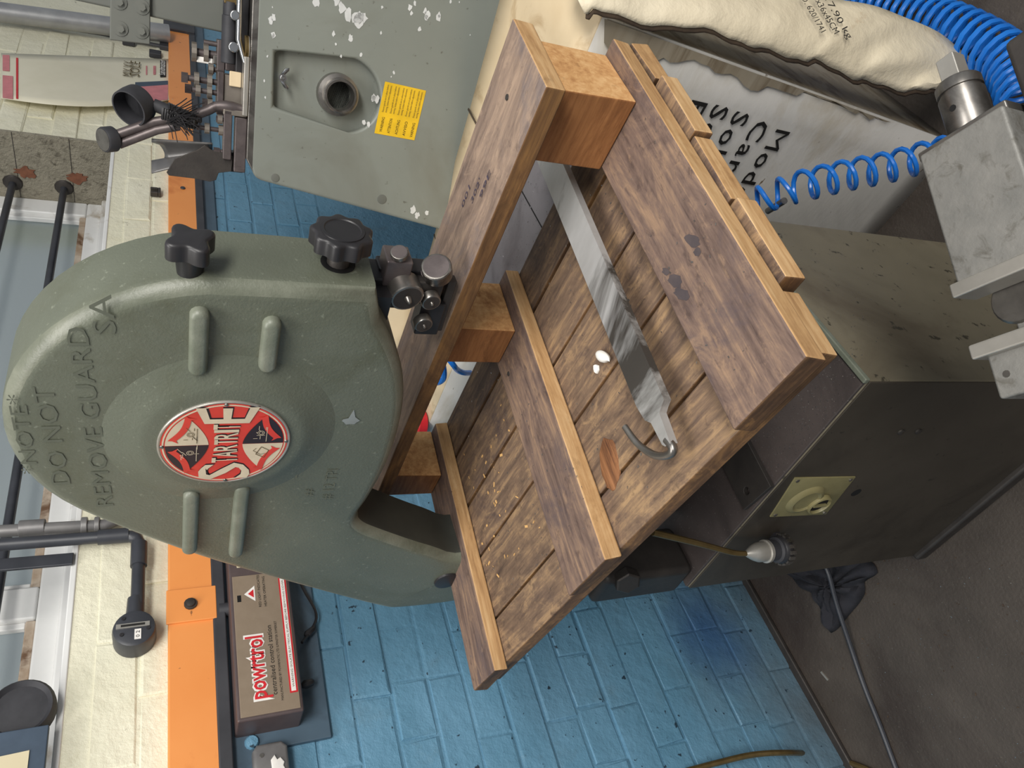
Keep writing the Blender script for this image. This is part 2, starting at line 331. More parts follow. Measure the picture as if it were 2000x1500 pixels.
# ================================================================== SETTING
WY = 1.462
fl = B().box((-2.5, -3, -.1), (5.5, 1.6, 0)).obj('floor', 'floor'); tag(fl, kind='structure')
SILL = 1.577; RX = 2.575
wb = B()
wb.box((-1.2, WY+.0033, 0), (5.2, WY+.45, SILL)).box((RX, WY+.0033, SILL), (5.2, WY+.45, 2.9)).box((-1.2, WY+.006, 2.6), (RX, WY+.45, 2.9))
wb.box((-1.2, WY+.0031, 1.31), (5.2, WY+.3, SILL)); wall = wb.obj('wall_back', ['blue', 'creamwall'], None); tag(wall, kind='structure')
for p in wall.data.polygons:
    if (p.center+wall.location).z > 1.4: p.material_index = 1
# bricks: eight shared meshes, painted over, each with its own softened edge
def brickmesh(mat, L, H, k):
    rn = random.Random(k); bm = bmesh.new(); d = .014; e = .0035
    def ring(y, ins): return [bm.verts.new((x+rn.uniform(-.002, .002), y+rn.uniform(-.0016, .0016)*(ins > 0), z+rn.uniform(-.0025, .0025))) for x, z in ((-L/2+ins, -H/2+ins), (L/2-ins, -H/2+ins), (L/2-ins, H/2-ins), (-L/2+ins, H/2-ins))]
    r0 = ring(d, 0); r1 = ring(.0016, 0); r2 = ring(0, e)
    for a, b in ((r0, r1), (r1, r2)):
        for i in range(4): bm.faces.new((a[i], a[(i+1) % 4], b[(i+1) % 4], b[i]))
    bm.faces.new(r2); bm.normal_update()
    me = bpy.data.meshes.new('brick'); bm.to_mesh(me); bm.free(); me.materials.append(M[mat])
    return me
CH = .0766; BL = .2275
bm_blue = [brickmesh('blue', BL, CH-.0055, i) for i in range(5)]; bm_bh = [brickmesh('blue', .112, CH-.0055, 20+i) for i in range(3)]
bm_cream = [brickmesh('creamwall', BL, CH-.0055, 40+i) for i in range(5)]
def put_brick(me, x, z):
    o = bpy.data.objects.new('brick', me); link(o, V((x, WY+random.uniform(-.0015, .0015), z)), wall)
for r in range(17):
    z = CH*(r+.5)
    x = .06+(.1155 if r % 2 else 0)+random.uniform(-.012, .012)
    xmax = 2.0 if z < .9 else 2.65
    header = r % 5 == 2
    while x < xmax:
        if header: put_brick(random.choice(bm_bh), x, z); x += .1155
        else: put_brick(random.choice(bm_blue), x+.05, z); x += .231
for r in range(17, 20):
    z = CH*(r+.5)-.006
    x = .06+(.1155 if r % 2 else 0)
    while x < 3.3: put_brick(random.choice(bm_cream), x, z); x += .231
for r in range(20, 30):
    z = CH*(r+.5)-.006; x = RX+.115+(.1155 if r % 2 else 0)
    while x < 3.35: put_brick(random.choice(bm_cream), x, z); x += .231
# window reveal (grey render), sill, frame, panes, bars
rv = B().box((RX-.012, WY-.004, SILL-.01), (RX+.0, 1.74, 2.6)).obj('trim_1', 'render'); tag(rv, kind='structure')
rj = B()
for z in (1.70, 1.86, 2.05): rj.box((RX-.0128, WY-.005, z), (RX-.0118, 1.70, z+.002))
rj.obj('joint', 'darkcast', rv)
win = B()
FY = 1.70
win.box((-1.0, FY, SILL), (RX-.012, FY+.06, SILL+.085))        # bottom rail
win.box((-1.0, FY-.02, SILL), (RX-.012, FY, SILL+.04))
win.box((RX-.09, FY, SILL+.085), (RX-.012, FY+.06, 2.6))
win.box((.955, FY, SILL+.085), (1.035, FY+.06, 2.6))
win.box((-1.0, FY, 2.5), (RX-.012, FY+.06, 2.6))
w1 = win.obj('window_1', 'whitewood', None, .006); tag(w1, kind='structure')
B().box((-1.0, WY, SILL-.012), (RX-.012, FY, SILL)).obj('sill', 'whitewood', w1, .003)
bd = B()
for x0, x1 in ((-.9, .955), (1.035, RX-.09)): bd.box((x0, FY+.008, SILL+.085), (x1, FY+.03, SILL+.104))
bd.obj('glazing_bead', 'brownwood', w1, .003)
bd = B()
for x0, x1 in ((RX-.11, RX-.09),): bd.box((x0, FY+.012, SILL+.104), (x1, FY+.03, 2.5))
for x0, x1 in ((.94, .955), (1.035, 1.05)): bd.box((x0, FY+.012, SILL+.104), (x1, FY+.03, 2.5))
bd.obj('glazing_bead', 'whitewood', w1, .003)
for x0, x1 in ((-.9, .95), (1.04, RX-.095)): B().box((x0, FY+.034, SILL+.1), (x1, FY+.038, 2.5)).obj('pane', 'glass', w1)
for z in (on(0, RX-.03, 124, 367).z, on(0, RX-.03, 24, 364).z):
    B().cyl((RX-.005, 1.645, z), (-.9, 1.645, z), .011, n=12).obj('window_bar', 'pipe_black', w1)
    B().lathe((RX-.012, 1.645, z), (-1, 0, 0), [(0, .03), (.006, .026), (.01, .014)], 12).obj('bar_socket', 'darkcast', w1)
    f = Fr((RX-.0135, 1.60, z-.012), (0, -1, 0), (0, 0, 1)); B().prism([(x*1.0, y*1.3-.03) for x, y in blob(22, .021, .38)], f, -.001, .002).obj('rust_patch', 'rust', w1)
B().box((.925, WY-.010, SILL-.005), (.952, WY-.003, 2.3)).obj('bar_bracket', 'pipe_black', w1, .002)
# band and batten under the rail
tr = B().box((-1, WY-.012, 1.262), (4.6, WY+.004, 1.306)).obj('trim_2', 'slate', None, .002); tag(tr, kind='structure')
tr = B().box((-1, WY-.03, 1.298), (4.6, WY+.004, 1.322)).obj('trim_3', 'tarblack', None, .003); tag(tr, kind='structure')
bs = B().box((-1, WY-.02, 0), (1.05, WY+.004, .012)).obj('baseboard_back', 'darkcast', None, .004); tag(bs, kind='structure')

# ================================================================== WALL THINGS
# orange rail
ry = 1.436; zb = on(1, ry, 425, 1300).z; zt = on(1, ry, 328, 1000).z; xr = on(1, ry, 345, 62).x; xj0 = on(1, ry, 375, 1215).x; xj1 = on(1, ry, 375, 1150).x
rail = thing('wall_rail', 'long orange painted steel rail across the wall above the blue bricks', 'rail', ((xj0, WY-.012, zb)))
B().box((-1, ry, zb), (xj1-.005, WY-.002, zt)).obj('rail_section', 'orange', rail, .004)
B().box((xj1-.004, ry, zb), (xr, WY-.002, zt)).obj('rail_section', 'orange', rail, .004)
B().box((xr, ry-.012, zb-.02), (xr+.09, WY-.002, zt+.02)).obj('rail_end_bracket', 'tarblack', rail, .004)
jp = B().box((xj0, ry-.005, zb-.003), (xj1, ry+.001, zt+.003)).obj('joint_plate', 'orange', rail, .002)
pc = on(1, ry-.006, 372, 1180); B().lathe(pc, (0, -1, 0), [(0, .012), (.004, .012), (.0045, .009), (.008, .008), (.009, .004)], 12).obj('bolt', 'darkcast', jp)
pc = on(1, ry-.002, 357, 367); B().lathe(pc, (0, -1, 0), [(0, .008), (.002, .007), (.003, .003)], 10).obj('screw', 'tarblack', rail)

# control box
px0, px1, pz0, pz1, pyf = .531, .985, 1.179, 1.293, 1.38
cb = thing('control_box', 'brown and tan heater control box mounted under the orange rail', 'control box', (px0+.2, WY, pz0))
fb = Fr((px0, pyf, pz0), (1, 0, 0), (0, 0, 1)); LB = px1-px0; HB = pz1-pz0
B().box((px0, pyf, pz0), (px1, WY-.004, pz1)).obj('case', 'pbrown', cb, .004)
B().box((px0-.03, WY-.012, 1.125), (1.1, WY-.001, 1.262)).obj('backing_board', 'slate', cb, .002)
tp = B().box((.006, .006, -.001), (.285, HB-.006, .0018), fb).obj('front_panel', 'ptan', cb, .001)
letters('powrtrol', .044, fb(0.045, .064, .0018) and Fr(fb(.030, .062, .002), fb.x, fb.y), 'white', cb, .128, .0003, bold=.0032)
letters('powrtrol', .044, Fr(fb(.032, .062, .0028), fb.x, fb.y), 'redprint', cb, .120, .0003, bold=.0007)
letters('centralised control station', .0125, Fr(fb(.036, .044, .002), fb.x, fb.y), 'ink', cb, .135)
letters('MANUFACTURED BY POWRMATIC LTD ILMINSTER SOMERSET', .006, Fr(fb(.024, .034, .002), fb.x, fb.y), 'ink', cb, .155)
letters('RED LIGHT INDICATES', .0065, Fr(fb(.212, .058, .002), fb.x, fb.y), 'ink', cb, .07); letters('HEATER OPERATING', .0065, Fr(fb(.212, .048, .002), fb.x, fb.y), 'ink', cb, .066)
tg = B(); tg.sheet([(.226, .068), (.26, .068), (.243, .088)], fb, .0022); tg.obj('warning_triangle', 'white', cb); B().sheet([(.234, .0705), (.252, .0705), (.243, .081)], fb, .0026).obj('warning_triangle', 'redprint', cb)
st = B().box((.035, .008, .001), (.275, .022, .0024), fb).obj('label_strip', 'redprint', cb); B().box((.038, .011, .0012), (.272, .0192, .0029), fb).obj('label_strip', 'white', cb)
letters('WARNING ISOLATE ELECTRICAL SUPPLY BEFORE REMOVING COVER', .005, Fr(fb(.045, .0132, .0029), fb.x, fb.y), 'inkf', cb, .22)
B().box((.228, .094, -.001), (.242, .101, .0022), fb).obj('lamp', 'dark', cb)
B().box((.305, .028, -.001), (.42, .098, .0012), fb).obj('clear_window', 'panelcream', cb, .002); B().box((.345, .055, .0005), (.42, .098, .003), fb).obj('meter_dial', 'pbrown', cb, .001)
db = B()
for i in range(3): db.box((.31+.03*i, .06-.012*i, .0012), (.322+.03*i, .064-.012*i, .0018), fb)
db.obj('dial_mark', 'inkf', cb)
B().cyl((px0+.25, WY-.02, pz1-.005), (px0+.25, WY-.02, 1.31), .014, n=14).obj('conduit_stub', 'tarblack', cb)
cb2 = B(); p0 = on(1, 1.43, 576, 1110); p1 = on(1, 1.44, 618, 1200); p2 = on(1, 1.44, 605, 1235); p3 = on(1, 1.42, 590, 1255)
cb2.tube(catmull([p0, on(1, 1.44, 592, 1150), p1, p2, p3]), .003, 6); cb2.lathe(p2, (.6, 0, -.8), [(-.012, .004), (-.006, .008), (.008, .007), (.014, .003)], 8); cb2.lathe(on(1, 1.43, 602, 1335), (.2, 0, -1), [(-.014, .004), (-.006, .009), (.008, .007), (.012, .003)], 8)
cb2.obj('flex', 'black', cb)
kb = on(1, 1.45, 492, 1450); tag(B().lathe(kb+V((0, .01, 0)), (0, -1, 0), [(0, .013), (.012, .013), (.016, .01), (.017, .003)], 12).obj('wall_peg', 'blue'), 'small blue painted peg on the wall left of the brown control box', 'peg')
# dry-lined socket at the lower left frame edge
so = thing('wall_socket', 'grey metal wall socket cut by the frame beside the control box', 'socket', on(1, WY, 530, 1500))
a = on(1, 1.44, 500, 1480); c2 = on(1, 1.44, 556, 1470); f = Fr((on(1, 1.425, 530, 1500).x-.035, 1.432, on(1, 1.43, 530, 1490).z-.03), (1, 0, 0), (0, 0, 1))
B().prism([(0, 0), (.07, 0), (.08, .01), (.08, .052), (.07, .06), (.0, .06), (-.01, .05), (-.01, .01)], f, -.03, .004, .006).obj('face_plate', 'pipe_grey', so)
B().lathe(f(.06, .045, .004), f.z, [(0, .004), (.0015, .0035)], 10).obj('screw', 'steel', so)
B().prism([(x*1.2+.03, y*.6+.02) for x, y in blob(14, .02)], f, .004, .008, .002).obj('filler_smear', 'white', so)

# conduits and junction box
gp = thing('steel_conduit', 'grey steel conduit with couplings running down beside the window', 'conduit', on(1, 1.43, 225, 1020))
pA = on(1, 1.435, -40, 1040); pB = on(1, 1.435, 205, 1026)
B().tube([pA, pB, pB+V((.01, 0, -.02)), pB+V((.03, 0, -.032)), pB+V((.09, 0, -.036))], .0125, 12).obj('pipe', 'pipe_grey', gp)
for x, l, r in ((63, .045, .0165), (165, .012, .0175), (190, .010, .0175)):
    q = on(1, 1.435, x, 1034-(x/200*9)); B().cyl(q-V((0, 0, l/2)), q+V((0, 0, l/2)), r, n=14).obj('coupling', 'pipe_grey', gp, .002)
bp = thing('black_conduit', 'black conduit bending down to a round junction box on the cream bricks', 'conduit', on(1, 1.43, 260, 1222))
ky = 1.432
q0 = on(1, ky, -40, 1067); q1 = on(1, ky, 240, 1046); q2 = on(1, ky, 272, 1066); q3 = on(1, ky, 268, 1200)
zc = q3.z
B().tube([q0, V((q1.x, ky, q1.z)), V((q1.x-.004, ky, zc+.016)), V((q1.x-.01, ky, zc+.005)), V((q1.x-.022, ky, zc)), V((q3.x, ky, zc))], .0125, 12).obj('pipe', 'pipe_black', bp)
B().cyl((q1.x, ky, zc+.075), (q1.x, ky, zc+.02), .0155, n=14).obj('elbow', 'pipe_black', bp); B().cyl((q1.x-.075, ky, zc), (q1.x-.022, ky, zc), .0155, n=14).obj('elbow', 'pipe_black', bp)
jc = on(1, 1.415, 262, 1226)
jb = B().lathe((jc.x, WY-.002, jc.z), (0, -1, 0), [(0, .037), (.036, .037), (.044, .035), (.046, .03)], 28).obj('junction_box', 'pipe_black', bp)
B().cyl((jc.x+.03, ky, jc.z), (jc.x+.07, ky, jc.z), .016, .014, n=14).obj('box_spout', 'pipe_black', jb)
fj = Fr((jc.x, WY-.048, jc.z), (1, 0, 0), (0, 0, 1))
B().box((.0, -.026, 0), (.009, .03, .002), fj).obj('screw_strip', 'alu', jb); B().box((.0025, -.018, .001), (.0068, .022, .0024), fj).obj('screw_strip', 'ink', jb)
B().box((-.024, -.012, -.001), (-.004, -.001, .0012), fj).obj('label', 'white', jb); letters('0 2', .009, Fr(fj(-.021, -.0095, .0012), fj.x, fj.y), 'ink', jb, .013)
for a, c2 in ((.02, .018), (-.012, .02), (-.004, -.024)):
    B().lathe(fj(a, c2, -.001), fj.z, [(0, .004), (.003, .0035)], 8).obj('screw', 'black', jb)

# disc and board at the top-left corner
tag(B().lathe(on(1, 1.45, 42, 1392), (0, -1, .0), [(-.005, .052), (.012, .052), (.02, .047), (.012, .04), (.014, .005)], 30).obj('round_disc', 'black_rub'), 'black round grooved disc leaning on the sill behind the blue-grey board', 'disc')
bo = thing('notice_board', 'blue-grey board with a buff paper in the top left of the wall', 'board', on(1, 1.42, 100, 1480))
o1 = on(1, 1.425, 92, 1415); f = Fr((o1.x-.3, 1.425, o1.z-.003), (1, 0, 0), (0, 0, 1))
B().box((0, 0, -.012), (.3, .25, 0), f).obj('panel', 'boardblue', bo, .002)
o2 = on(1, 1.425, 62, 1430); B().prism([(0, o2.z-f.o.z), (.262, o2.z-f.o.z), (.252, .25), (0, .25)], f, -.001, .002).obj('paper', 'panelcream', bo)
# right part of the wall
gpz = thing('wall_pipe', 'galvanised pipe standing against the cream bricks near the top right corner', 'pipe', on(1, 1.43, 320, 78))
pT = on(1, 1.41, -30, 20); pBt = on(1, 1.41, 330, 66)
B().tube([pT, pBt], .036, 16).obj('pipe', 'galv', gpz)
cbl = thing('old_cable', 'dark ragged cable run down the cream bricks beside the galvanised pipe', 'cable', on(1, 1.44, 320, 92))
pts = [on(1, 1.45, x, y+random.uniform(-2, 2)) for x, y in ((0, 31), (40, 38), (80, 45), (120, 52), (160, 60), (200, 68), (240, 76), (280, 84), (320, 92))]
B().tube(catmull(pts, 4), .007, 6).obj('sheath', 'tarblack', cbl)
for x, y in ((250, 80), (302, 104), (322, 90)):
    c2 = on(1, 1.45, x, y); B().box((-.02, -.008, -.025), (.02, .012, .02), Fr(c2, (1, 0, 0), (0, 1, 0))).obj('clip', 'tarblack', cbl, .003)
pw = thing('paper_packet', 'limp cream paper packet with red printing pinned to the cream bricks', 'packet', on(1, 1.45, 337, 155))
def pkt(u, v):
    x = 2+v*336; y = (104+v*12)*(1-u)+(192-v*0+(16*math.sin(v*3)))*u
    return on(1, 1.445-.012*math.sin(v*5)-.02*v*u, x, y)
B().grid(8, 16, pkt).obj('sheet', 'paper', pw, solid=.0015)
a0 = pkt(0, 1); a1 = pkt(1, 1); fp = Fr((a1.x, 1.412, a1.z), (1, 0, 0), (0, 0, 1)); PW = a0.x-a1.x
def strip(x0, x1, y0, y1, mt, nm): 
    def q(u, v):
        p = pkt(1-(x0+(x1-x0)*u), 1-(y0+(y1-y0)*v)); return p+V((0, -.003, 0))
    B().grid(4, 4, q).obj(nm, mt, pw)
strip(.0, .36, .03, .2, 'pink', 'printed_panel'); strip(.36, .46, .03, .22, 'boardblue', 'printed_band'); strip(.55, .95, .04, .075, 'ink', 'printed_band')
pp = pkt(.08, 1-.058); letters('Sandmaster', .034, Fr(pkt(1-.57, 1-.046)+V((0, -.006, 0)), (1, 0, 0), (0, 0, 1)), 'white', pw, PW*.34, 0)
strip(.0, .5, .93, .99, 'pink', 'printed_panel'); strip(.02, .9, .90, .912, 'redprint', 'printed_band'); strip(.6, .95, .95, .99, 'pink', 'printed_panel')
strip(.62, .82, .10, .115, 'pink', 'printed_band'); strip(.62, .82, .15, .158, 'pink', 'printed_band')
for k, (tx, yy) in enumerate((('MIX XX', .235), ('SOLE', .195))):
    pp = pkt(.45, 1-yy); letters(tx, .05, Fr(pp+V((0, -.006, 0)), (1, 0, 0), (0, 0, 1)), 'inkf', pw, .13)
hk = thing('wall_hook', 'small rusty metal clip fixed on the cream bricks above the rail', 'hook', on(1, 1.45, 305, 378))
c2 = on(1, 1.455, 306, 378); f = Fr(c2, (1, 0, 0), (0, 0, 1))
B().box((-.016, -.012, -.004), (.016, -.004, .014), f).box((-.016, -.004, -.004), (-.009, .018, .014), f).box((.009, -.004, -.004), (.016, .018, .014), f).obj('clip', 'darkcast', hk, .002)
# ================================================================== BANDSAW
XF = .55
saw = thing('bandsaw', 'green cast bandsaw with round badge on its wheel guard and olive cabinet base', 'bandsaw', (.62, .70, 0))
g = Fr((XF, 0, 0), (0, -1, 0), (0, 0, 1))                # face frame: x = -Y, y = Z, z = -X (towards the viewer)
def gp2(y, z): return (-y, z)
cy, cz, R = .633, 1.347, .197
pl = [gp2(.438, 1.217), gp2(.437, 1.30)]
pl += [gp2(cy-R*math.cos(math.radians(a)), cz+R*math.sin(math.radians(a))) for a in range(6, 138, 6)]
for y, z in catmull([(.792, 1.467, 0), (.84, 1.415, 0), (.90, 1.343, 0), (1.0, 1.205, 0), (1.07, 1.103, 0), (1.088, 1.06, 0), (1.090, .96, 0), (1.07, .90, 0), (1.0, .83, 0), (.93, .80, 0)], 4).__iter__() and [(q.x, q.y) for q in catmull([(.792, 1.467, 0), (.84, 1.415, 0), (.90, 1.343, 0), (1.0, 1.205, 0), (1.07, 1.103, 0), (1.088, 1.06, 0), (1.090, .96, 0), (1.07, .90, 0), (1.0, .83, 0), (.93, .80, 0)], 4)]:
    pl.append(gp2(y, z))
inner = [(.84, .80, 0), (.88, .86, 0), (.945, .98, 0), (.918, 1.045, 0), (.86, 1.135, 0), (.835, 1.165, 0), (.812, 1.172, 0), (.775, 1.163, 0), (.70, 1.152, 0), (.62, 1.153, 0), (.56, 1.164, 0), (.51, 1.185, 0), (.475, 1.206, 0)]
pl += [gp2(q.x, q.y) for q in catmull(inner, 4)]
frame = B().prism(pl, g, -.082, 0, .017, 5).obj('frame', ['guard', 'rim', 'throat'], saw, ang=50)
for q in frame.data.polygons:
    q.material_index = 1 if .25 < -q.normal.x < .93 and len(q.vertices) == 4 else 0
    c_ = q.center+WO[frame.name]
    if abs(q.normal.x) < .2 and len(q.vertices) == 4 and c_.z < 1.168 and .79 < c_.y < 1.0 and q.normal.y < .15: q.material_index = 2
B().box((.565, .74, .60), (.68, .905, .83)).obj('column_foot', 'darkcast', saw, .012)
B().box((.585, .47, 1.19), (.625, .80, 1.30)).obj('upper_wheel_housing', 'black', saw)
# raised boss, ribs and badge
gb = g(-.637, 1.346, 0); boss = B().lathe(gb, (-1, 0, 0), [(-.002, .122), (.001, .112), (.0045, .1), (.008, .09), (.011, .083), (.0125, .076), (.013, .06)], 48).obj('badge_boss', 'guard', frame, ang=60)
for y0, y1, z in ((.462, .535, 1.375), (.470, .530, 1.312), (.728, .845, 1.377), (.72, .862, 1.323)):
    f = Fr((XF, 0, 0), (0, -1, 0), (0, 0, 1)); h = .0085
    po = [(-y1, z-h), (-y0-h, z-h)]+arc(-y0-h, z, h, -80, 80, 6)+[(-y0-h, z+h), (-y1, z+h)]+arc(-y1, z, h, 100, 260, 6)
    B().prism(po, f, -.002, .010, .005, 3).obj('rib', 'guardrib', frame, ang=60)
bz = .0135; RB = .0655
bf = Fr(g(-.637, 1.346, bz), g.x, g.y)
badge = B().lathe(bf.o, bf.z, [(-.001, RB), (.0008, RB), (.0016, RB-.0008), (.0016, RB-.002), (.0009, RB-.0022)], 64).obj('badge', 'alu', frame)
B().sheet(arc(0, 0, RB*.955, 0, 354, 59), bf, .0012).obj('badge_field', 'red', badge)
B().plate(arc(0, 0, RB*.93, 0, 354, 59), arc(0, 0, RB*.905, 0, 354, 59), bf, .00125, .00145).obj('badge_ring', 'cream', badge)
def yh(x): return RB*(.20+.62*abs(x/RB)**1.7)
for sx, sy, mt in ((-1, 1, 'navy'), (1, 1, 'cream'), (-1, -1, 'cream'), (1, -1, 'navy')):
    rr = RB*.885; xs = 0
    while math.hypot(xs, yh(xs)*1.05+.005) < rr: xs += RB*.005
    p = [(RB*.003, yh(0)+.0035)]+[(xs*i/10, yh(xs*i/10)+.0035+.001*i/10) for i in range(1, 11)]
    a1 = math.degrees(math.atan2(p[-1][1], xs)); p += arc(0, 0, rr, a1, 89.7, 14)[1:]
    p = [(x*sx, y*sy) for x, y in p]
    if sx*sy < 0: p = p[::-1]
    B().sheet(p, bf, .0016).obj('badge_quarter', mt, badge)
    # ribbon with little tails, and a line sketch of a machine
    ca = math.radians(45); rb = []
    ax0, ay0, ax1, ay1 = RB*.62, RB*.56, RB*.15, RB*.77
    t0 = V((ax0, ay0)); t1 = V((ax1, ay1)); d = (t1-t0); nn = V((-d.y, d.x)).normalized()*.0034
    L = [t0+d*u+nn*(1.0*math.sin(u*math.pi)*.9) for u in [i/8 for i in range(9)]]
    poly = [q+nn for q in L]+[L[-1]+d*.10+nn*2, L[-1]+d*.06, L[-1]+d*.10-nn*1.2]+[q-nn for q in L[::-1]]+[L[0]-d*.10-nn*1.2, L[0]-d*.06, L[0]-d*.10+nn*2]
    poly = [(q.x*sx, q.y*sy) for q in poly]
    if sx*sy > 0: poly = poly[::-1]
    B().sheet(poly, bf, .0020).obj('badge_ribbon', 'red', badge)
    sk = B(); rn = random.Random(int(sx*3+sy*5+20))
    bx, by = sx*RB*.22, sy*RB*.52
    def ln(a, b2, w=.0003):
        a = V(a); b2 = V(b2); n = (b2-a); n = V((-n.y, n.x)).normalized()*w; sk.sheet([a+n, b2+n, b2-n, a-n], bf, .0021)
    if (sx, sy) == (-1, -1):
        q = [(-.009, -.006), (.003, -.010), (.009, -.002), (-.003, .003)]
        for i in range(4): ln((bx+q[i][0], by+q[i][1]), (bx+q[(i+1) % 4][0], by+q[(i+1) % 4][1]), .0004)
        ln((bx-.004, by-.002), (bx+.003, by+.006)); ln((bx+.003, by+.006), (bx+.007, by+.003)); ln((bx-.004, by-.002), (bx-.002, by-.006))
    else:
        for i in range(7):
            a = (bx+rn.uniform(-.009, .009), by+rn.uniform(-.009, .009)); ang = rn.choice((0, 1.57, .6)); l = rn.uniform(.003, .009); ln(a, (a[0]+l*math.cos(ang), a[1]+l*math.sin(ang)))
        for r in (.0035, .002):
            pt = arc(bx+.003, by, r, 0, 360, 10)
            for a, b2 in zip(pt, pt[1:]): ln(a, b2, .00025)
        ln((bx-.011, by-.006), (bx+.012, by-.006))
    sk.obj('badge_drawing', 'cream' if mt == 'navy' else 'inkf', badge)
# hourglass lettering: every letter scaled to the height of the waist where it stands
word = 'STARTRITE'; wd = [.030, .0085, .0105, .0105, .0085, .0105, .0048, .0085, .026]; x = -sum(wd)/2-.0005
hts = [1.62, .98, .92, .88, .86, .88, .92, .98, 1.62]
for k, ch in enumerate(word):
    xm = x+wd[k]/2; hh = yh(0)*1.0*hts[k]*(1 if 0 < k < 8 else 1.22)
    for lay, (mt, gx, dx, z) in enumerate((('navy', 1.12, .0009, .0014), ('cream', 1, 0, .0020))):
        o = letters(ch, .02, WORLD, mt, None, None, 0, name='letter', bold=.0004 if lay == 0 else .0002)
        me = o.data; xs_ = [q.co.x for q in me.vertices]; ys_ = [q.co.y for q in me.vertices]; a, b2, c2, d2 = min(xs_), max(xs_), min(ys_), max(ys_)
        W = wd[k]*.92*(1+.06*(gx-1)*5); H2 = hh; pos = bf(xm, 0, z)
        for q in me.vertices:
            u = (q.co.x-a)/(b2-a)-.5; v = (q.co.y-c2)/(d2-c2)*2-1
            xx = xm+u*W
            fl2 = 1+(.34*(u if k == 8 else -u) if k in (0, 8) else 0)
            q.co = bf(xx+dx, v*H2*fl2-dx*.6, z)-pos
        COL.objects.unlink(o); link(o, pos, badge)
    x += wd[k]
for a in (2, 91, 182, 272):
    q = bf(math.cos(math.radians(a))*RB*.93, math.sin(math.radians(a))*RB*.93, .0015); B().lathe(q, bf.z, [(0, .0022), (.001, .0018), (.0016, .0006)], 10).obj('badge_pin', 'steel', badge)
# pencilled words on the guard
for tx, px, py, size, wdt, rot in (('*NOTE*', 76, 925, .020, .115, .0), ('DO NOT', 138, 948, .024, .145, .02), ('REMOVE GUARD', 222, 990, .024, .262, .035), ('SA', 228, 655, .026, .045, .05), ('# 12 TPI', 648, 975, .020, .06, .0), ('=', 590, 935, .03, .02, 0), ('#', 610, 970, .016, .016, 0)):
    q = on(0, XF-.0007, px, py); letters(tx, size, Fr(q, (0, -math.cos(rot), math.sin(rot)), (0, math.sin(rot), math.cos(rot))), 'pencil', frame, wdt, 0, name='pencilled_words')
q = on(0, XF-.0008, 686, 822); B().sheet([(x*.6+(.012 if i == 0 else 0), y) for i, (x, y) in enumerate(blob(12, .0095, .4))], Fr(q, g.x, g.y), 0).obj('bare_patch', 'alu', frame)
q = on(0, XF-.001, 872, 1134); B().lathe(q, (-1, 0, 0), [(-.001, .02), (.002, .0195), (.003, .017)], 24).obj('blank_plug', 'black', frame)
# star knob and lobed hand wheel on the right-hand side
k0 = on(1, .44, 371, 528); kx, kz = k0.x, k0.z
kf = Fr((kx, .438, kz), (1, 0, 0), (0, 0, 1))             # z = -Y
kn = B().lathe(kf.o, kf.z, [(-.004, .011), (.012, .0125), (.018, .014)], 24).obj('star_knob', 'black', saw)
sp = []
for i in range(48):
    a = 2*math.pi*i/48; sp.append((math.cos(a+.55)*(.0185+.0042*math.cos(4*a)), math.sin(a+.55)*(.0185+.0042*math.cos(4*a))))
B().prism(sp, kf, .017, .034, .003, 3).obj('knob_head', 'black', kn, ang=50)
h0 = on(1, .438, 660, 514); hax = V((.03, -1, .02)).normalized()
hf = Fr(h0, hax.cross(V((0, 0, 1))).normalized()*-1, V((0, 0, 1))-hax*hax.z)
if hf.z.dot(hax) < 0: hf = Fr(h0, hf.x*-1, hf.y)
B().lathe(h0+V((0, .004, 0)), (0, -1, 0), [(0, .017), (.0048, .017)], 24).obj('shaft_hole', 'dark', saw)
hw = B().lathe(h0, hf.z, [(-.01, .011), (.01, .011), (.013, .009), (.024, .009)], 18).obj('hand_wheel', 'darkcast', saw)
sp = []
for i in range(96):
    a = 2*math.pi*i/96; r = .0285+.0019*math.cos(9*a); sp.append((math.cos(a)*r, math.sin(a)*r))
B().prism(sp, hf, .021, .038, .003, 3).obj('wheel_rim', 'black', hw, ang=50)
B().lathe(hf(0, 0, .038), hf.z, [(-.001, .0212), (.0012, .0208), (.0014, .0178), (.0004, .0168), (.0004, .013)], 36).obj('wheel_cap', 'black', hw)
# blade guides
gx = .612
def gq(x, y, X=gx): return on(0, X, x, y)
gd = thing('guide_tmp', None, None, (0, 0, 0)); bpy.data.objects.remove(gd)
gpost = B().box((gx-.006, .462, 1.16), (gx+.03, .502, 1.25)).obj('guide_post', 'black', saw, .003)
sf = Fr((0, 0, 0), (0, -1, 0), (0, 0, 1))
def gbox(x0, x1, y0, y1, X0, X1, mt, nm, par=gpost, bev=.002):
    a = gq((x0+x1)/2, y1); b2 = gq((x0+x1)/2, y0); c2 = gq(x0, (y0+y1)/2); d2 = gq(x1, (y0+y1)/2)
    return B().box((X0, min(a.y, b2.y), min(c2.z, d2.z)), (X1, max(a.y, b2.y), max(c2.z, d2.z))).obj(nm, mt, par, bev)
gbox(748, 800, 503, 552, gx-.008, gx+.022, 'tool', 'guide_arm'); gbox(735, 865, 535, 600, gx+.006, gx+.03, 'black', 'guide_bracket')
gbox(800, 862, 545, 582, gx-.006, gx+.02, 'darkcast', 'guide_block'); gbox(815, 862, 590, 650, gx-.004, gx+.018, 'black', 'guide_bracket')
gbox(862, 880, 552, 650, gx+.002, gx+.016, 'darkcast', 'guide_shoe')
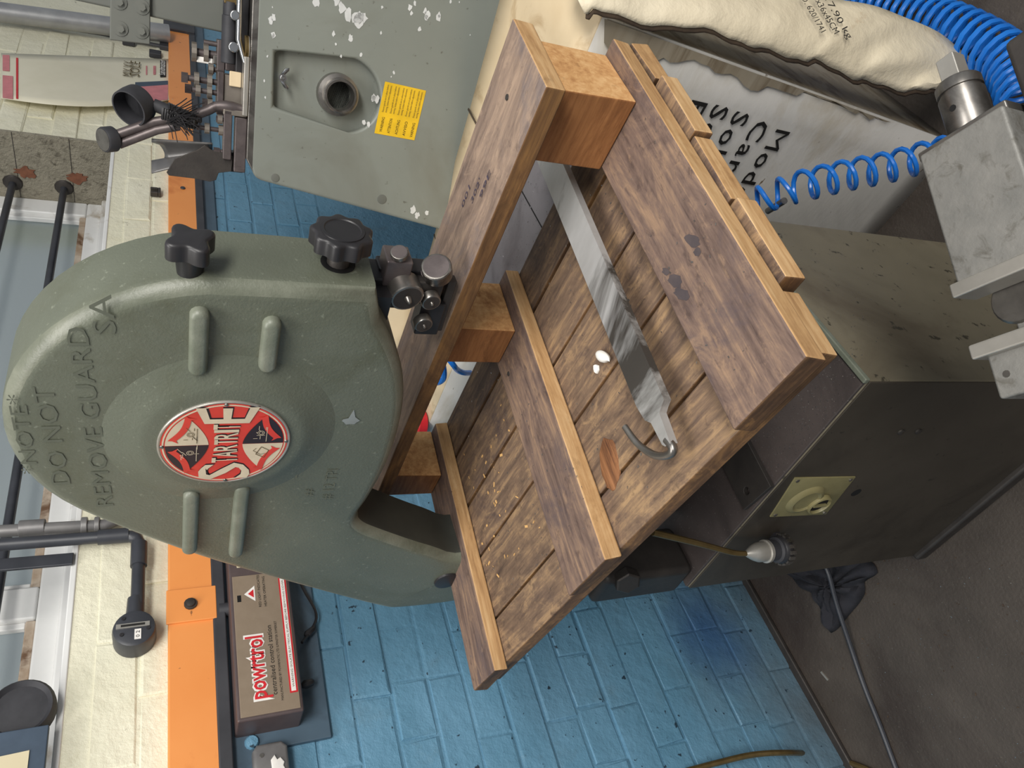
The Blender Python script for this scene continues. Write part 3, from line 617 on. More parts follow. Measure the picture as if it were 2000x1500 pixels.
def roller(px, py, r, depth, ax, mt='steel', X=gx, pin=0, nm='guide_roller', face='darkcast'):
    c2 = gq(px, py, X); a = V(ax).normalized()
    o = B().lathe(c2, a, [(-depth, r*.8), (-depth+.001, r), (-.0012, r), (0, r*.94), (.0002, r*.86)], 28).obj(nm, mt, gpost)
    B().lathe(c2, a, [(-.0005, r*.86), (.0004, r*.84)] , 28).obj('roller_face', face, o)
    if pin: B().lathe(c2, a, [(0, r*.24), (pin, r*.16), (pin*1.3, r*.04)], 12).obj('roller_pin', 'steel', o)
roller(796, 583, .0185, .022, (-1, .12, -.12), pin=.006, X=gx-.022)
roller(852, 520, .0165, .016, (-.35, -1, .45), X=gx-.004, face='tool')
roller(780, 492, .0095, .006, (-.3, -1, .3), X=gx-.002, face='tool')
roller(843, 592, .0110, .010, (-1, .1, -.1), X=gx-.016, pin=.003)
roller(828, 636, .0105, .010, (-1, .1, -.1), X=gx-.016, pin=.003)
q = gq(838, 530); B().cyl(q, q+V((.006, .02, -.012)), .009, n=16).obj('roller_stem', 'tool', gpost)
B().box((.632, .4845, 1.112), (.642, .4855, 1.22)).obj('blade', 'bright', saw)
# table, cabinet and what is fixed to it
tb = B().prism([(.48, .40), (.96, .40), (.96, .712), (.48, .712)], WORLD, .912, .9455, .003, 2).obj('table', 'table', saw)
B().box((.66, .4815, .9452), (.96, .4835, .9459)).obj('table_slot', 'dark', tb)
B().prism([(.66, .48), (.82, .48), (.82, .62), (.66, .62)], WORLD, .60, .912).obj('trunnion', 'darkcast', saw, .01)
q = on(0, .50, 1305, 1045); tq = B().box((.47, .925, .60), (.56, 1.0, .775)).obj('trunnion', 'darkcast', saw, .012)
B().lathe((.474, .93, .735), (-1, -.3, .2), [(-.004, .022), (.012, .022), (.014, .019)], 6).obj('lock_nut', 'darkcast', tq, .001, ang=20)
CX0, CX1, CY0, CY1, CZ = .4615, .83, .4655, .971, .60
cabb = B(); cabb.box((CX0, CY0, .015), (CX1, CY1, CZ-.004))
cab = cabb.obj('cabinet', 'cabinet', saw, .004)
B().box((CX0-.0015, CY0+.002, .032), (CX0+.003, CY1-.002, CZ-.006)).obj('front_panel', 'cabfront', cab, .001)
B().box((CX0+.002, CY0+.002, CZ-.006), (CX1, CY1-.002, CZ)).obj('cabinet_top', 'dusty', cab, .002)
B().box((CX0+.0, CY0-.002, CZ-.006), (CX1, CY0+.006, CZ+.003)).obj('cabinet_lip', 'guardrib', cab, .002)
B().box((CX0-.012, CY0-.008, 0), (CX1, CY1-.0, .03)).obj('plinth', 'darkcast', cab, .006)
pf = Fr((.547, .716, CZ), (-.70, .1, 0), (.05, .9, 0)); pf = Fr((.520, .712, CZ), (1, -.12, 0), (.12, 1, 0))
lp = B().plate([(-.055, -.035), (.06, -.035), (.06, .035), (-.055, .035)], arc(-.035, .012, .006, 0, 342, 18), pf, .001, .009).obj('loose_plate', 'darkcast', cab, .001)
# switch plate on the dark front
CX0 = .46; cf = Fr((CX0, 0, 0), (0, -1, 0), (0, 0, 1))
sw = B().prism([(-.775, .435), (-.668, .435), (-.668, .62), (-.775, .62)] if 0 else [(-.772, .437), (-.668, .447), (-.664, .628), (-.770, .508)], cf, -.001, .0)
ctr = on(0, CX0, 1583, 968)
sp = [(-.768, .440), (-.672, .440), (-.672, .560), (-.768, .560)]
co = [on(0, CX0, *p) for p in ((1503, 1008), (1552, 932), (1670, 930), (1612, 1003))]
sp = [(-q.y, q.z) for q in co]
swp = B().prism(sp, cf, -.001, .0022, .001, 2).obj('switch_plate', 'olive', cab)
cc = V((0, 0)); 
for q in sp: cc += V(q)/4
B().lathe(cf(cc.x-.004, cc.y+.012, .002), cf.z, [(0, .033), (.004, .030), (.006, .024), (.004, .0205), (.0035, .02)], 28).obj('switch_boss', 'olive', swp)
sc = on(0, CX0-.003, 1597, 982)
B().lathe(sc, cf.z, [(0, .021), (.007, .0205), (.008, .018), (.003, .0165)], 28).obj('switch_cup', 'olive', swp); B().lathe(sc, cf.z, [(.001, .0165), (.0035, .0162)], 24).obj('switch_cup_opening', 'dark', swp)
B().box((sc.x-.0075, sc.y-.002, sc.z-.013), (sc.x-.003, sc.y+.002, sc.z+.013)).obj('switch_bar', 'olive', swp)
for q in co:
    m2 = V((CX0, q.y, q.z))*.88+V((CX0, -cc.x, cc.y))*.12; B().lathe(m2, cf.z, [(0, .0035), (.0035, .003)], 8).obj('screw', 'steel', swp)
for px, py, r in ((1672, 962, .009),): B().lathe(on(0, CX0, px, py), cf.z, [(0, r), (.0004, r)], 16).obj('hole', 'dark', cab)
for px, py in ((1759, 843), (1793, 842)): B().lathe(on(0, CX0, px, py), cf.z, [(-.001, .0055), (.002, .005), (.003, .003)], 12).obj('screw', 'darkcast', cab)
# gland with the bent rod
gX = .435
gl0 = on(0, gX, 1533, 1072); gl1 = on(0, gX, 1440, 1081); ax = (gl1-gl0); Lg = ax.length; ax = V((0, 0, 1))
gl = B().lathe(gl0, ax, [(0, .020), (.004, .023), (.012, .023), (.016, .020)], 24).obj('gland', 'black', saw)
nb = B()
for i in range(16):
    a = 2*math.pi*i/16; nb.box((-.003, -.003, .001), (.003, .003, .012), Fr(gl0+V((math.cos(a)*.0225, math.sin(a)*.0225, 0)), (math.cos(a), math.sin(a), 0), (-math.sin(a), math.cos(a), 0)))
nb.obj('knurl', 'steel', gl)
B().lathe(gl0, ax, [(.016, .0205), (.02, .0205), (.022, .0165), (.038, .0165)], 24).obj('gland_body', 'black_rub', gl)
B().lathe(gl0, ax, [(.038, .0185), (.043, .0185), (.044, .016), (.058, .0155), (.068, .012), (.078, .0065), (.082, .004)], 24).obj('gland_cone', 'alu', gl)
B().box((gX, gl0.y-.012, gl0.z+.002), (CX0+.002, gl0.y+.012, gl0.z+.014)).obj('gland_arm', 'black', gl)
r0 = gl0+V((0, 0, .08)); r1 = on(0, .47, 1275, 1040)
B().tube(catmull([r0, r0*.9+r1*.1+V((0, 0, .012)), r0*.5+r1*.5+V((0, 0, .004)), r1], 5), lambda u: .0042+.001*u, 8).obj('bent_rod', 'brass', gl)

# ================================================================== PALLET
pf = Fr((.291, .265, 0), (math.cos(PA), math.sin(PA), 0), (-math.sin(PA), math.cos(PA), 0))
pal = thing('pallet', 'sawn piece of wooden pallet lying on the bandsaw table', 'pallet', pf(.2, .4, .946))
def wbox(nm, lo, hi, mats, bev=.0015, jit=.0):
    b = B(); p = [[lo[0], hi[0]], [lo[1], hi[1]], [lo[2], hi[2]]]
    vs = [pf(p[0][i]+random.uniform(-jit, jit), p[1][j]+random.uniform(-jit, jit), p[2][k]) for k in (0, 1) for j in (0, 1) for i in (0, 1)]
    b.add(vs, [(0, 2, 3, 1), (4, 5, 7, 6), (0, 1, 5, 4), (2, 6, 7, 3), (0, 4, 6, 2), (1, 3, 7, 5)])
    o = b.obj(nm, list(mats), pal, bev)
    for q in o.data.polygons:
        n = q.normal; q.material_index = 0 if abs(n.z) > .7 else (1 if abs(n.dot(pf.y)) > .7 else 2)
    return o
for x0, x1, ya, yb2 in ((.002, .0655, .002, .78), (.0685, .1605, -.010, .775), (.1645, .2485, -.006, .785), (.2525, .339, -.012, .78), (.3435, .412, -.004, .79)):
    o = wbox('plank', (x0, ya, .9465), (x1, yb2, .9680), ('wood_y', 'side_x', 'side_y'), .002, .0015)
for y0, y1, xe in ((-.002, .092, .412), (.330, .428, .414), (.690, .785, .410)): wbox('runner', (-.008, y0, .9685), (xe, y1, .9900), ('wood_x', 'side_x', 'side_y'), .0025, .002)
for y0, y1 in ((.012, .092), (.352, .418), (.713, .776)): wbox('block', (.322, y0, .9905), (.408, y1, 1.0835), ('blk', 'blk', 'blkend'), .002, .002)
wbox('top_board', (.290, -.004, 1.084), (.402, .822, 1.1055), ('top_y', 'side_x', 'topedge'), .002, .001)
for px, py in ((993, 730), (1233, 212), (990, 190)):
    q = on(2, .9905 if px != 990 else 1.106, px, py); B().lathe(q, (0, 0, 1), [(-.001, .0035), (.0006, .003)], 8).obj('nail', 'darkcast', pal)
for tx, px, py, wd2 in (('001', 903, 408, .028), ("302'", 921, 400, .030), ('99E', 938, 391, .034)):
    q = on(2, 1.1062, px, py); letters(tx, .0095, Fr(q, pf.y*-1, pf.x), 'inkb', pal, wd2, 0, name='pencilled_words')
sm = B()
for px, py, r, k in ((1318, 548, .010, 1.8), (1332, 575, .009, 2.2), (1352, 470, .008, 2.4), (1362, 492, .006, 1.5), (1300, 530, .006, 1.5)):
    fq = Fr(on(2, .9903, px, py), (.9, .4, 0), (-.4, .9, 0)); sm.sheet([(x*k, y) for x, y in blob(15, r*.6, .22)], fq, 0)
tag(sm.obj('dark_smudge', 'smudge', pal), kind='stuff')
kq = on(2, .9684, 1190, 905); kn = B().prism([(x*1.5, y) for x, y in blob(22, .019, .08)], Fr(kq, (.8, -.5, 0), (.5, .8, 0)), -.002, .0005, .001, 2).obj('knot', 'knot', pal)

# things lying on the pallet
zb0 = .9905
hb = thing('hooked_bar', 'heavy flat steel bar with a curled hook end lying across the pallet boards', 'bar', V((.5, .4, zb0)))
def hz(x, y, z): q = on(2, z, 1000+x/2.308, 250+y/2.308); return q
ft0 = hz(130, 190, zb0+.008); ft1 = hz(210, 115, zb0+.008); bk0 = hz(560, 1255, zb0+.008); fdir = (ft0-bk0).normalized()
hp = [(685, 1225), (672, 1258), (664, 1285), (714, 1422), (690, 1436), (676, 1428), (626, 1330), (598, 1318), (560, 1255)]
hw = [hz(*q, zb0+.008) for q in hp]
B().prism([tuple((ft1+fdir*.06).xy)]+[tuple(q.xy) for q in hw]+[tuple((ft0+fdir*.06).xy)], WORLD, zb0, zb0+.008).obj('flat_bar', 'bar', hb)
hkp = [hz(x, y, zb0+z) for x, y, z in ((700, 1405, .0045), (722, 1435, .0045), (722, 1462, .0045), (690, 1478, .0046), (640, 1474, .005), (585, 1440, .006), (545, 1398, .008), (508, 1345, .010))]
B().tube(catmull(hkp, 5), lambda u: .0046-.0014*u, 10).obj('hook', 'steel', hb)
q = on(2, .974, 1178, 697); fq = Fr((q.x, q.y, .9685), (on(2, .9685, 1190, 705)-on(2, .9685, 1166, 688)).normalized(), (0, 0, 1)); fq = Fr(fq.o, fq.x, V((-fq.x.y, fq.x.x, 0)))
ck = B()
def ckf(u, v): a = 2*math.pi*u; h = math.sin(math.pi*v); return fq((v-.5)*.026+.002*math.cos(a)*(v > .5), math.cos(a)*.0062*h**.5, .006+math.sin(a)*.006*h**.5)
tag(ck.grid(14, 8, ckf).obj('chalk_stub', 'chalk'), 'short rounded white chalk stub lying on the pallet planks', 'chalk')
tag(B().prism(blob(7, .005), Fr(on(2, .9685, 1166, 720), (1, 0, 0), (0, 1, 0)), 0, .003, .001, 2).obj('chalk_crumb', 'chalk'), 'small white crumb lying next to the chalk stub', 'crumb')
s0 = on(2, .973, 1088, 792); s1 = on(2, .973, 1107, 838); pts = []
dd = (s1-s0); sx_ = dd.normalized(); sy_ = V((-sx_.y, sx_.x, 0))
for i in range(14*8+1):
    a = 2*math.pi*i/8; pts.append(s0+dd*(i/112)+sy_*math.cos(a)*.0034+V((0, 0, math.sin(a)*.0034)))
tag(B().tube(pts, .0008, 5).obj('coil_spring', 'boardblue'), 'little dark coil spring lying against the middle pallet runner', 'spring')
def scatter(nm, mt, n, zone, size, th, lab, cat):
    b = B()
    for i in range(n):
        x, y, z = zone(); f = Fr((x, y, z), (math.cos(i*2.4), math.sin(i*2.4), random.uniform(-.15, .15)), (-math.sin(i*2.4), math.cos(i*2.4), random.uniform(-.15, .15)))
        l = size*random.uniform(.4, 1.3); w2 = l*random.uniform(.2, .6); b.box((-l, -w2, 0), (l, w2, th), f)
    return tag(b.obj(nm, mt), lab, cat, kind='stuff')
def zp():
    a, b2 = random.uniform(.02, .40), random.uniform(.0, .78); up = any(y0 < b2 < y1 for y0, y1 in ((-.005, .095), (.325, .432), (.685, .79)))
    p = pf(a, b2, .9903 if up else .9683); return p
scatter('wood_chips', 'woodchip', 46, lambda: (lambda a, b2: tuple(pf(a, b2, .9683)))(random.uniform(.1, .34), random.uniform(.44, .68)), .0028, .0006, 'pale wood chips scattered over the pallet planks', 'wood chips')
scatter('metal_swarf', 'swarf', 260, zp, .0011, .0004, 'fine bright metal swarf sprinkled over the pallet', 'swarf')
scatter('table_swarf', 'swarf', 160, lambda: (random.uniform(.76, .97), random.uniform(.30, .60), .9458), .0009, .0005, 'fine metal chips lying on the saw table', 'swarf')
scatter('ledge_swarf', 'swarf', 500, lambda: (random.uniform(.468, .56), random.gauss(.60, .09), .6003), .0007, .0004, 'bright filings on the cabinet top below the pallet', 'filings')
# ================================================================== GREY MACHINE BEHIND
ML = on(1, .825, 493, 332); me1 = V((.357, -.934, 0)).normalized(); mn = me1.cross(UP)          # mn points to the viewer
mf = Fr((ML.x, ML.y, 0), me1, UP)
def mp(x, y, s=0):                                     # machine-frame coordinates of an image point, s metres behind the front
    q = onp(mf.o-mn*s, mn, x, y)-mf.o; return q.dot(me1), q.z
mz = mp(493, 332)[1]
mach = thing('milling_machine', 'big grey machine tool with flaked paint, round spindle hole and yellow label', 'machine', mf(.4, 0, -.2))
c1 = mp(870, 452); c2 = mp(500, 352); cR = mp(500, -60); sl = (c1[0]-c2[0])/(c1[1]-c2[1])
outer = [(c2[0]+.018, mz), (c2[0]+.006, mz-.005), (c2[0], mz-.018), (c2[0]+sl*(0-c2[1]), 0), (1.0, 0), (1.0, mz)]
hc = mp(662, 186); hl0 = mp(537, 108); hl1 = mp(535, 196); hr = .073
hole = arc(hc[0]+.004, hc[1]-.006, hr, -170, -10, 16)
hole = [(hl1[0]-.012, hl1[1]), (hl1[0]-.014, hl1[1]-.01)]+arc(hc[0]+.002, hc[1]-.012, hr, 190, 350, 18)+[(hl0[0]+.010, hl0[1]-.01), (hl0[0]+.008, hl0[1])]
B().prism(outer, mf, -.36, -.024).obj('casting', 'grey', mach, .012)
B().plate(outer, hole, mf, -.026, 0).obj('front_casting', 'grey', mach, .007, seg=3)
B().prism([(c2[0]+.01, mz-.004), (1.0, mz-.004), (1.0, mz+.012), (c2[0]+.04, mz+.012)], mf, -.34, -.004).obj('top_slide', 'steel', mach, .002)
tb_ = B().lathe(mf(hc[0], hc[1], -.025), mn, [(0, .042), (.022, .041), (.024, .0335), (.045, .0335), (.047, .0315), (.047, .0275), (.0, .0275)], 32).obj('spindle_tube', 'steel', mach)
B().lathe(mf(hc[0], hc[1], -.025), mn, [(-.04, .0274), (.001, .0274)], 24).obj('spindle_bore', 'dark', tb_)
nw = mp(552, 152); wn = B().lathe(mf(*nw, -.025), mn, [(0, .0045), (.028, .0045), (.03, .003)], 12).obj('wing_nut', 'bright', mach)
B().lathe(mf(*nw, -.007), mn, [(0, .0045), (.008, .008)], 6).obj('nut', 'bright', wn, ang=20)
wf = Fr(mf(*nw, 0), me1, UP)
for sgn in (-1, 1): B().prism([(sgn*.005, -.003), (sgn*.015, -.012), (sgn*.02, -.012), (sgn*.018, -.004), (sgn*.006, .004)], wf, -.003, .001, .001, 2).obj('wing', 'bright', wn)
lc = [mp(*p) for p in ((752, 159), (832, 177), (809, 274), (731, 260))]
lab = B().sheet(lc[::-1] if 1 else lc, mf, .0008).obj('warning_label', 'yellow', mach)
TL, TR, BR, BLc = V(lc[3]), V(lc[0]), V(lc[1]), V(lc[2])
rx = (TR-TL); ry2 = (BLc-TL)
lxw = me1*rx.x+UP*rx.y; lyw = me1*ry2.x+UP*ry2.y
for k, wd_ in enumerate(('WARNING', 'ATTENTION', 'ACHTUNG', 'AVVISO', 'VARNING')):
    o = mf(TL.x, TL.y, .0012)+lyw*(.17+.19*k)+lxw*.05; letters(wd_, .0085, Fr(o, lxw, -lyw), 'ink', mach, .030, 0)
    for j, tt in enumerate(('Ensure guards are in place before', 'starting. Isolate before adjustment.')): letters(tt, .0055, Fr(o+lxw*.38-lyw*(.06-.075*j), lxw, -lyw), 'inkf', mach, lxw.length*.52, 0)
ch = B()
for px, py, r, n in ((532, 14, 3, 1), (530, 40, 9, 2), (535, 72, 7, 2), (618, 4, 12, 1), (668, 4, 17, 2), (690, 40, 22, 3), (705, 30, 12, 2), (651, 66, 6, 1), (685, 74, 9, 1), (656, 86, 4, 1), (705, 107, 8, 1), (666, 110, 5, 1), (746, 14, 5, 1), (805, 12, 9, 2), (803, 26, 7, 1), (828, 22, 10, 2), (832, 34, 9, 1), (853, 30, 10, 2), (819, 57, 7, 1), (769, 142, 6, 1), (764, 150, 3, 1), (744, 64, 4, 1), (730, 190, 10, 3), (716, 240, 8, 2), (516, 158, 5, 1), (522, 110, 4, 1), (518, 190, 3, 1), (812, 412, 12, 2), (834, 415, 8, 1), (918, 68, 3, 1), (880, 3, 5, 1), (897, 4, 4, 1)):
    for i in range(n):
        a, b2 = mp(px+random.uniform(-.5, .5)*r*(n > 1)*1.4, py+random.uniform(-.5, .5)*r*(n > 1)*1.4); rr = r*.00072*random.uniform(.7, 1.1)
        ch.sheet([(x+a, y*random.uniform(.55, .8)+b2) for x, y in blob(11, rr, .35)], mf, .0006)
tag(ch.obj('paint_flake', 'chip', mach), kind='stuff')
for px, py, r in ((537, 357, .009), (745, 398, .011)):
    a, b2 = mp(px, py); B().lathe(mf(a+.01, b2, 0), mn, [(-.002, r), (.0012, r*.9), (.0016, r*.6)], 14).obj('plug', 'greyarm', mach)
# upright grey arm with its bolted plate
AS = .10
ap = [mp(x, y, AS) for x, y in ((60, -25), (140, -1), (437, 64), (500, 64), (500, -60), (60, -60))]
arm = B().prism([(a, max(b2, mz+.0)) for a, b2 in ap], mf, -AS-.09, -AS).obj('upright_arm', 'greyarm', mach, .004)
q = [mp(x, y, AS-.01) for x, y in ((214, 78), (293, 87), (294, -60), (216, -60))]
bpz = B().prism(q, mf, -AS-.004, -AS+.01).obj('bolted_plate', 'greyarm', mach, .002)
for px, py in ((235, 56), (276, 61), (233, 4), (277, 14)):
    a, b2 = mp(px, py, AS-.012); B().lathe(mf(a, b2, -AS+.010), mn, [(0, .013), (.002, .013)], 16).obj('washer', 'greyarm', bpz); B().lathe(mf(a, b2, -AS+.012), mn, [(0, .0045), (.006, .0045), (.0065, .007)], 6).obj('bolt_head', 'greyarm', bpz, ang=20)

# ------------------------------------------------------------------ tools standing on the machine (front offset s behind the face)
TOPZ = mz+.0125
def tool(nm, lab_, cat, px, py, s, grp=None):
    a, _ = mp(px, py, s); return thing(nm, lab_, cat, mf(a, TOPZ, -s), grp)
def tb2(x0, x1, y0, y1, s, dep, nm, mt, par, bev=.002, down=False):
    xm, ym = (x0+x1)/2, (y0+y1)/2
    l = mp(xm, y1, s)[0]; r = mp(xm, y0, s)[0]; t_ = mp(x0, ym, s)[1]; b_ = mp(x1, ym, s)[1]
    if down: b_ = TOPZ
    return B().box((l, b_, -s-dep), (r, t_, -s), mf).obj(nm, mt, par, bev)
def stud(x0, x1, y, s, r, par, nm='stud', nuts=(.45, .62), head=True):
    a, zt_ = mp(x0, y, s); zb_ = mp(x1, y, s)[1]; b = B().cyl(mf(a, zb_, -s), mf(a, zt_, -s), r, n=10); o = b.obj(nm, 'tool', par)
    if head: B().cyl(mf(a, zt_-.012, -s), mf(a, zt_, -s), r*1.75, n=4).obj('square_head', 'tool', o, ang=20)
    for u in nuts:
        z = zt_+(zb_-zt_)*u; B().cyl(mf(a, z-.0045, -s), mf(a, z+.0045, -s), r*2.3, n=12).obj('collar', 'toolg', o, ang=20)
    return o
hA = tool('tool_holder', 'dark channel-shaped lathe tool holder nearest the front edge of the grey machine', 'tool holder', 462, 290, .02, 'tool holders on the grey machine')
tb2(436, 453, 215, 312, .02, .03, 'upper_jaw', 'tool', hA); tb2(436, 482, 215, 227, .02, .03, 'spine', 'toolg', hA); tb2(458, 481, 230, 337, .018, .032, 'lower_jaw', 'tool', hA)
tb2(478, 491, 238, 318, .022, .03, 'foot', 'tool', hA, down=True)
stud(384, 437, 248, .035, .0045, hA, nuts=(.38, .9), head=False); stud(417, 437, 294, .035, .004, hA, nuts=()); stud(422, 437, 232, .03, .004, hA, nuts=(.5,))
hB = tool('tool_holder', 'square grey lathe tool holder with two tall studs standing behind the dark channel holder', 'tool holder', 460, 180, .06, 'tool holders on the grey machine')
tb2(437, 474, 148, 223, .06, .05, 'block', 'toolg', hB); tb2(424, 437, 140, 226, .055, .06, 'upper_jaw', 'tool', hB); tb2(474, 490, 150, 228, .062, .04, 'foot', 'black', hB, down=True)
tb2(448, 472, 140, 170, .053, .006, 'tip_plate', 'kraft', hB)
stud(354, 425, 150, .075, .0058, hB, nuts=(.42, .78)); stud(361, 425, 172, .07, .0052, hB, nuts=(.40, .75)); stud(395, 425, 200, .075, .005, hB, nuts=(.5,))
hC = tool('tool_holder', 'flat dark tool holder with a white block on top at the back of the machine', 'tool holder', 440, 128, .10, 'tool holders on the grey machine')
tb2(424, 440, 78, 142, .10, .05, 'upper_jaw', 'tool', hC); tb2(440, 490, 124, 142, .10, .045, 'spine', 'tool', hC, down=True)
tb2(384, 416, 112, 124, .11, .03, 'end_block', 'white', hC); tb2(416, 425, 108, 126, .11, .03, 'end_block', 'steel', hC); stud(374, 425, 100, .12, .008, hC, nuts=(.1, .55), head=False); stud(398, 425, 82, .12, .005, hC, nuts=(), head=False); stud(406, 425, 134, .105, .005, hC, nuts=(.3,))
br = tool('boring_bar', 'dark blue-black round boring bar lying along the tool holders', 'bar', 446, 60, .07)
q0 = mp(446, 124, .07); q1 = mp(449, 30, .07); B().cyl(mf(*q0, -.07), mf(*q1, -.07), .0145, n=20).obj('shank', 'black_rub', br, .002)
q2 = mp(450, 4, .07); B().cyl(mf(*q1, -.07), mf(*q2, -.07), .013, n=16).obj('neck', 'black_rub', br); B().box((q2[0]-.004, q2[1]-.012, -.08), (q2[0]+.014, q2[1]+.012, -.06), mf).obj('cutter', 'brass', br, .002)
q3 = mp(470, 60, .07)
B().box((q0[0]-.02, TOPZ, -.10), (q1[0]+.06, q0[1]-.012, -.055), mf).obj('rest', 'black', br, .003)
rw = tool('ratchet_wrench', 'shiny chrome wrench leaning on the steel bush at the top edge', 'wrench', 468, 60, .02)
w0 = mp(478, 122, .012); w1 = mp(466, 78, .02); w2 = mp(468, 0, .02); w3 = mp(474, -30, .02)
B().tube([mf(*w0, -.012), mf(*w1, -.016), mf(w2[0], w2[1], -.02), mf(*w3, -.02)], lambda u: .004+.002*math.sin(u*3.1), 12).obj('handle', 'bright', rw)
a = mp(456, 92, .02); B().cyl(mf(*a, -.05), mf(*a, -.012), .0095, n=16).obj('socket', 'bright', rw, .002); a = mp(459, 30, .02); B().cyl(mf(*a, -.05), mf(*a, -.012), .009, n=16).obj('socket', 'bright', rw, .002)
bu = tool('steel_bush', 'short bright steel cylinder with rust bands on the machine edge', 'bush', 495, 95, .0)
a = mp(478, 95, .02); B().cyl(mf(a[0], TOPZ, -.025), mf(a[0], a[1], -.025), .0235, n=28).obj('bush_body', 'alu', bu, .002)
for z in (.3, .6): zz = TOPZ+(a[1]-TOPZ)*z; B().cyl(mf(a[0], zz, -.025), mf(a[0], zz+.004, -.025), .0238, n=28).obj('rust_band', 'brass', bu)
tag(B().box((mp(490, 228, .01)[0], TOPZ, -.05), (mp(490, 128, .01)[0]+.015, TOPZ+.01, -.004), mf).obj('packing_strip', 'alu', None, .002), 'pale steel packing strip under the square tool holder', 'strip')
# taped fork with a ring and frayed binding
fk = tool('taped_fork', 'black taped fork with a wide ring and frayed string binding standing among the tools', 'tool', 420, 205, .03)
def mq(x, y, s): a, b2 = mp(x, y, s); return mf(a, b2, -s)
B().tube(catmull([mf(mp(418, 206, .03)[0], TOPZ, -.03), mq(430, 207, .03), mq(405, 216, .03), mq(378, 226, .03), mq(345, 240, .03)], 4), lambda u: .0095+.002*(u > .1)*(u < .25), 12).obj('stem', 'tool', fk)
B().tube([mq(350, 230, .025), mq(300, 238, .025), mq(225, 264, .025)], .0088, 12).obj('tine', 'tool', fk); B().tube([mq(350, 246, .025), mq(305, 254, .025), mq(232, 282, .025)], .0088, 12).obj('tine', 'tool', fk)
c2 = mq(214, 272, .025); ax = (mn*.55-me1*.1+UP*.75).normalized()
r_ = B().lathe(c2-ax*.010, ax, [(0, .021), (.003, .0235), (.02, .0235), (.023, .022), (.023, .019), (.018, .019), (.016, .006), (.02, .005)], 28).obj('end_boss', 'black_rub', fk); B().lathe(c2-ax*.010, ax, [(.0222, .0203), (.0238, .0201), (.0238, .0188)], 28).obj('boss_ring', 'steel', r_)
c2 = mq(262, 206, .03); ax = (mn*.75-me1*.35+UP*.55).normalized()
B().lathe(c2-ax*.017, ax, [(0, .034), (.017, .035), (.034, .034), (.034, .031), (.0, .031), (0, .034)], 36).obj('strap_ring', 'black_rub', fk)
B().tube(catmull([mq(300, 205, .03), mq(318, 212, .028), mq(345, 225, .026)], 5), .012, 10).obj('strap_neck', 'black_rub', fk)
st_ = B()
for i in range(46):
    x0, y0 = 338+random.uniform(-14, 10), 228+random.uniform(-16, 16); ang = random.uniform(-.5, 1.1); l = random.uniform(25, 60)
    p = [(x0, y0), (x0+l*.5*math.cos(ang), y0+l*.5*math.sin(ang)+random.uniform(-4, 4)), (x0+l*math.cos(ang*1.1), y0+l*math.sin(ang*1.1)+random.uniform(-6, 6))]
    s_ = .008+random.uniform(-.006, .008); st_.tube(catmull([mq(*q, s_) for q in p], 3), .0011, 4)
for i in range(14):
    u = i/13; c3 = mq(318+60*u, 216+22*u, .027); a3 = (mq(390, 240, .027)-mq(310, 212, .027)).normalized(); x3 = a3.orthogonal().normalized(); y3 = a3.cross(x3)
    st_.tube([c3+(x3*math.cos(k*.7)+y3*math.sin(k*.7))*(.016-.004*u)+a3*k*.0012 for k in range(10)], .0034, 5)
tag(st_.obj('frayed_string', 'black', fk), kind='stuff')
# folded sheet guard
sg = tool('folded_sheet_scoop', 'dark folded sheet metal scoop at the left end of the machine top', 'scoop', 420, 330, .05)
def shp(pts, s, th, nm, mt):
    q = [mp(x, y, s) for x, y in pts]; return B().prism(q, mf, -s-th, -s).obj(nm, mt, sg, .001)
shp(((325, 337), (341, 310), (385, 293), (400, 283), (412, 292), (440, 300), (455, 305), (452, 335), (427, 338), (422, 352), (410, 355), (380, 349), (330, 343)), .03, .004, 'front_sheet', 'darkcast')
def cs(u, v):
    x = 294+112*v; y = 272+8*v+(64-40*v)*u; s = .034+.05*math.sin(u*math.pi)*(1-.5*v); return mq(x, y, s)
bk = B()
def top_edge(u): return 294+ (28*abs(math.sin(u*2.6+.3)) if .12 < u < .6 else 2)
bk.grid(14, 10, lambda u, v: (lambda x: mq(x, 272+8*v+(66-38*v)*u, .036+.055*math.sin(u*math.pi)*(1-.5*v)))(top_edge(u)*(1-v)+415*v)).obj('back_sheet', 'pipe_grey', sg, solid=.003)
B().box((mp(470, 338, .05)[0], TOPZ, -.09), (mp(470, 300, .05)[0], mp(440, 320, .05)[1], -.05), mf).obj('foot', 'black', sg, .003)

# ================================================================== CARTONS
lean = .06; th = math.atan(lean)
BRc = V((1.0, .345, 0)); fxn = V((-.10, -.995, 0)).normalized(); fyn = V((math.sin(th)*.9934, -math.sin(th)*.115, math.cos(th))); cfm = Fr(BRc, fxn, fyn)        # z faces the viewer
def cpx(x, y): q = onp(cfm.o, cfm.z, x, y)-cfm.o; return q.dot(cfm.x), q.dot(cfm.y)
HBX = cpx(1165, 60)[1]; WBX = 1.02
car = thing('cardboard_carton', 'large grey-white cardboard carton upside down with black lettering and torn cream flap', 'carton', cfm(-.3, 0, -.15))
rX = .0
topR = cpx(1172, 30)[0]
def edge(v): return rX+(topR-rX)*v
DEP = .40
cb_ = B()
def cface(u, v):
    x = -WBX+(edge(v)+WBX)*u; y = HBX*v; z = .0015*math.sin(u*9+v*3)*(1-v)*u-.002
    return cfm(x, y, z)
cb_.grid(16, 16, cface).obj('carton_front', 'carton', car, solid=.005)
bk_ = V((.97, .0, -.02))
def backp(x, y, d): return cfm(x, y)+V((d*(1+.30*min(0, x)/WBX), 0, 0))
B().grid(12, 6, lambda u, v: backp(-WBX+(edge(1)+WBX)*u, HBX, DEP*v)+V((0, 0, .012*math.sin(u*6)*math.sin(v*3)))).obj('carton_top', 'kraft', car, solid=.005)
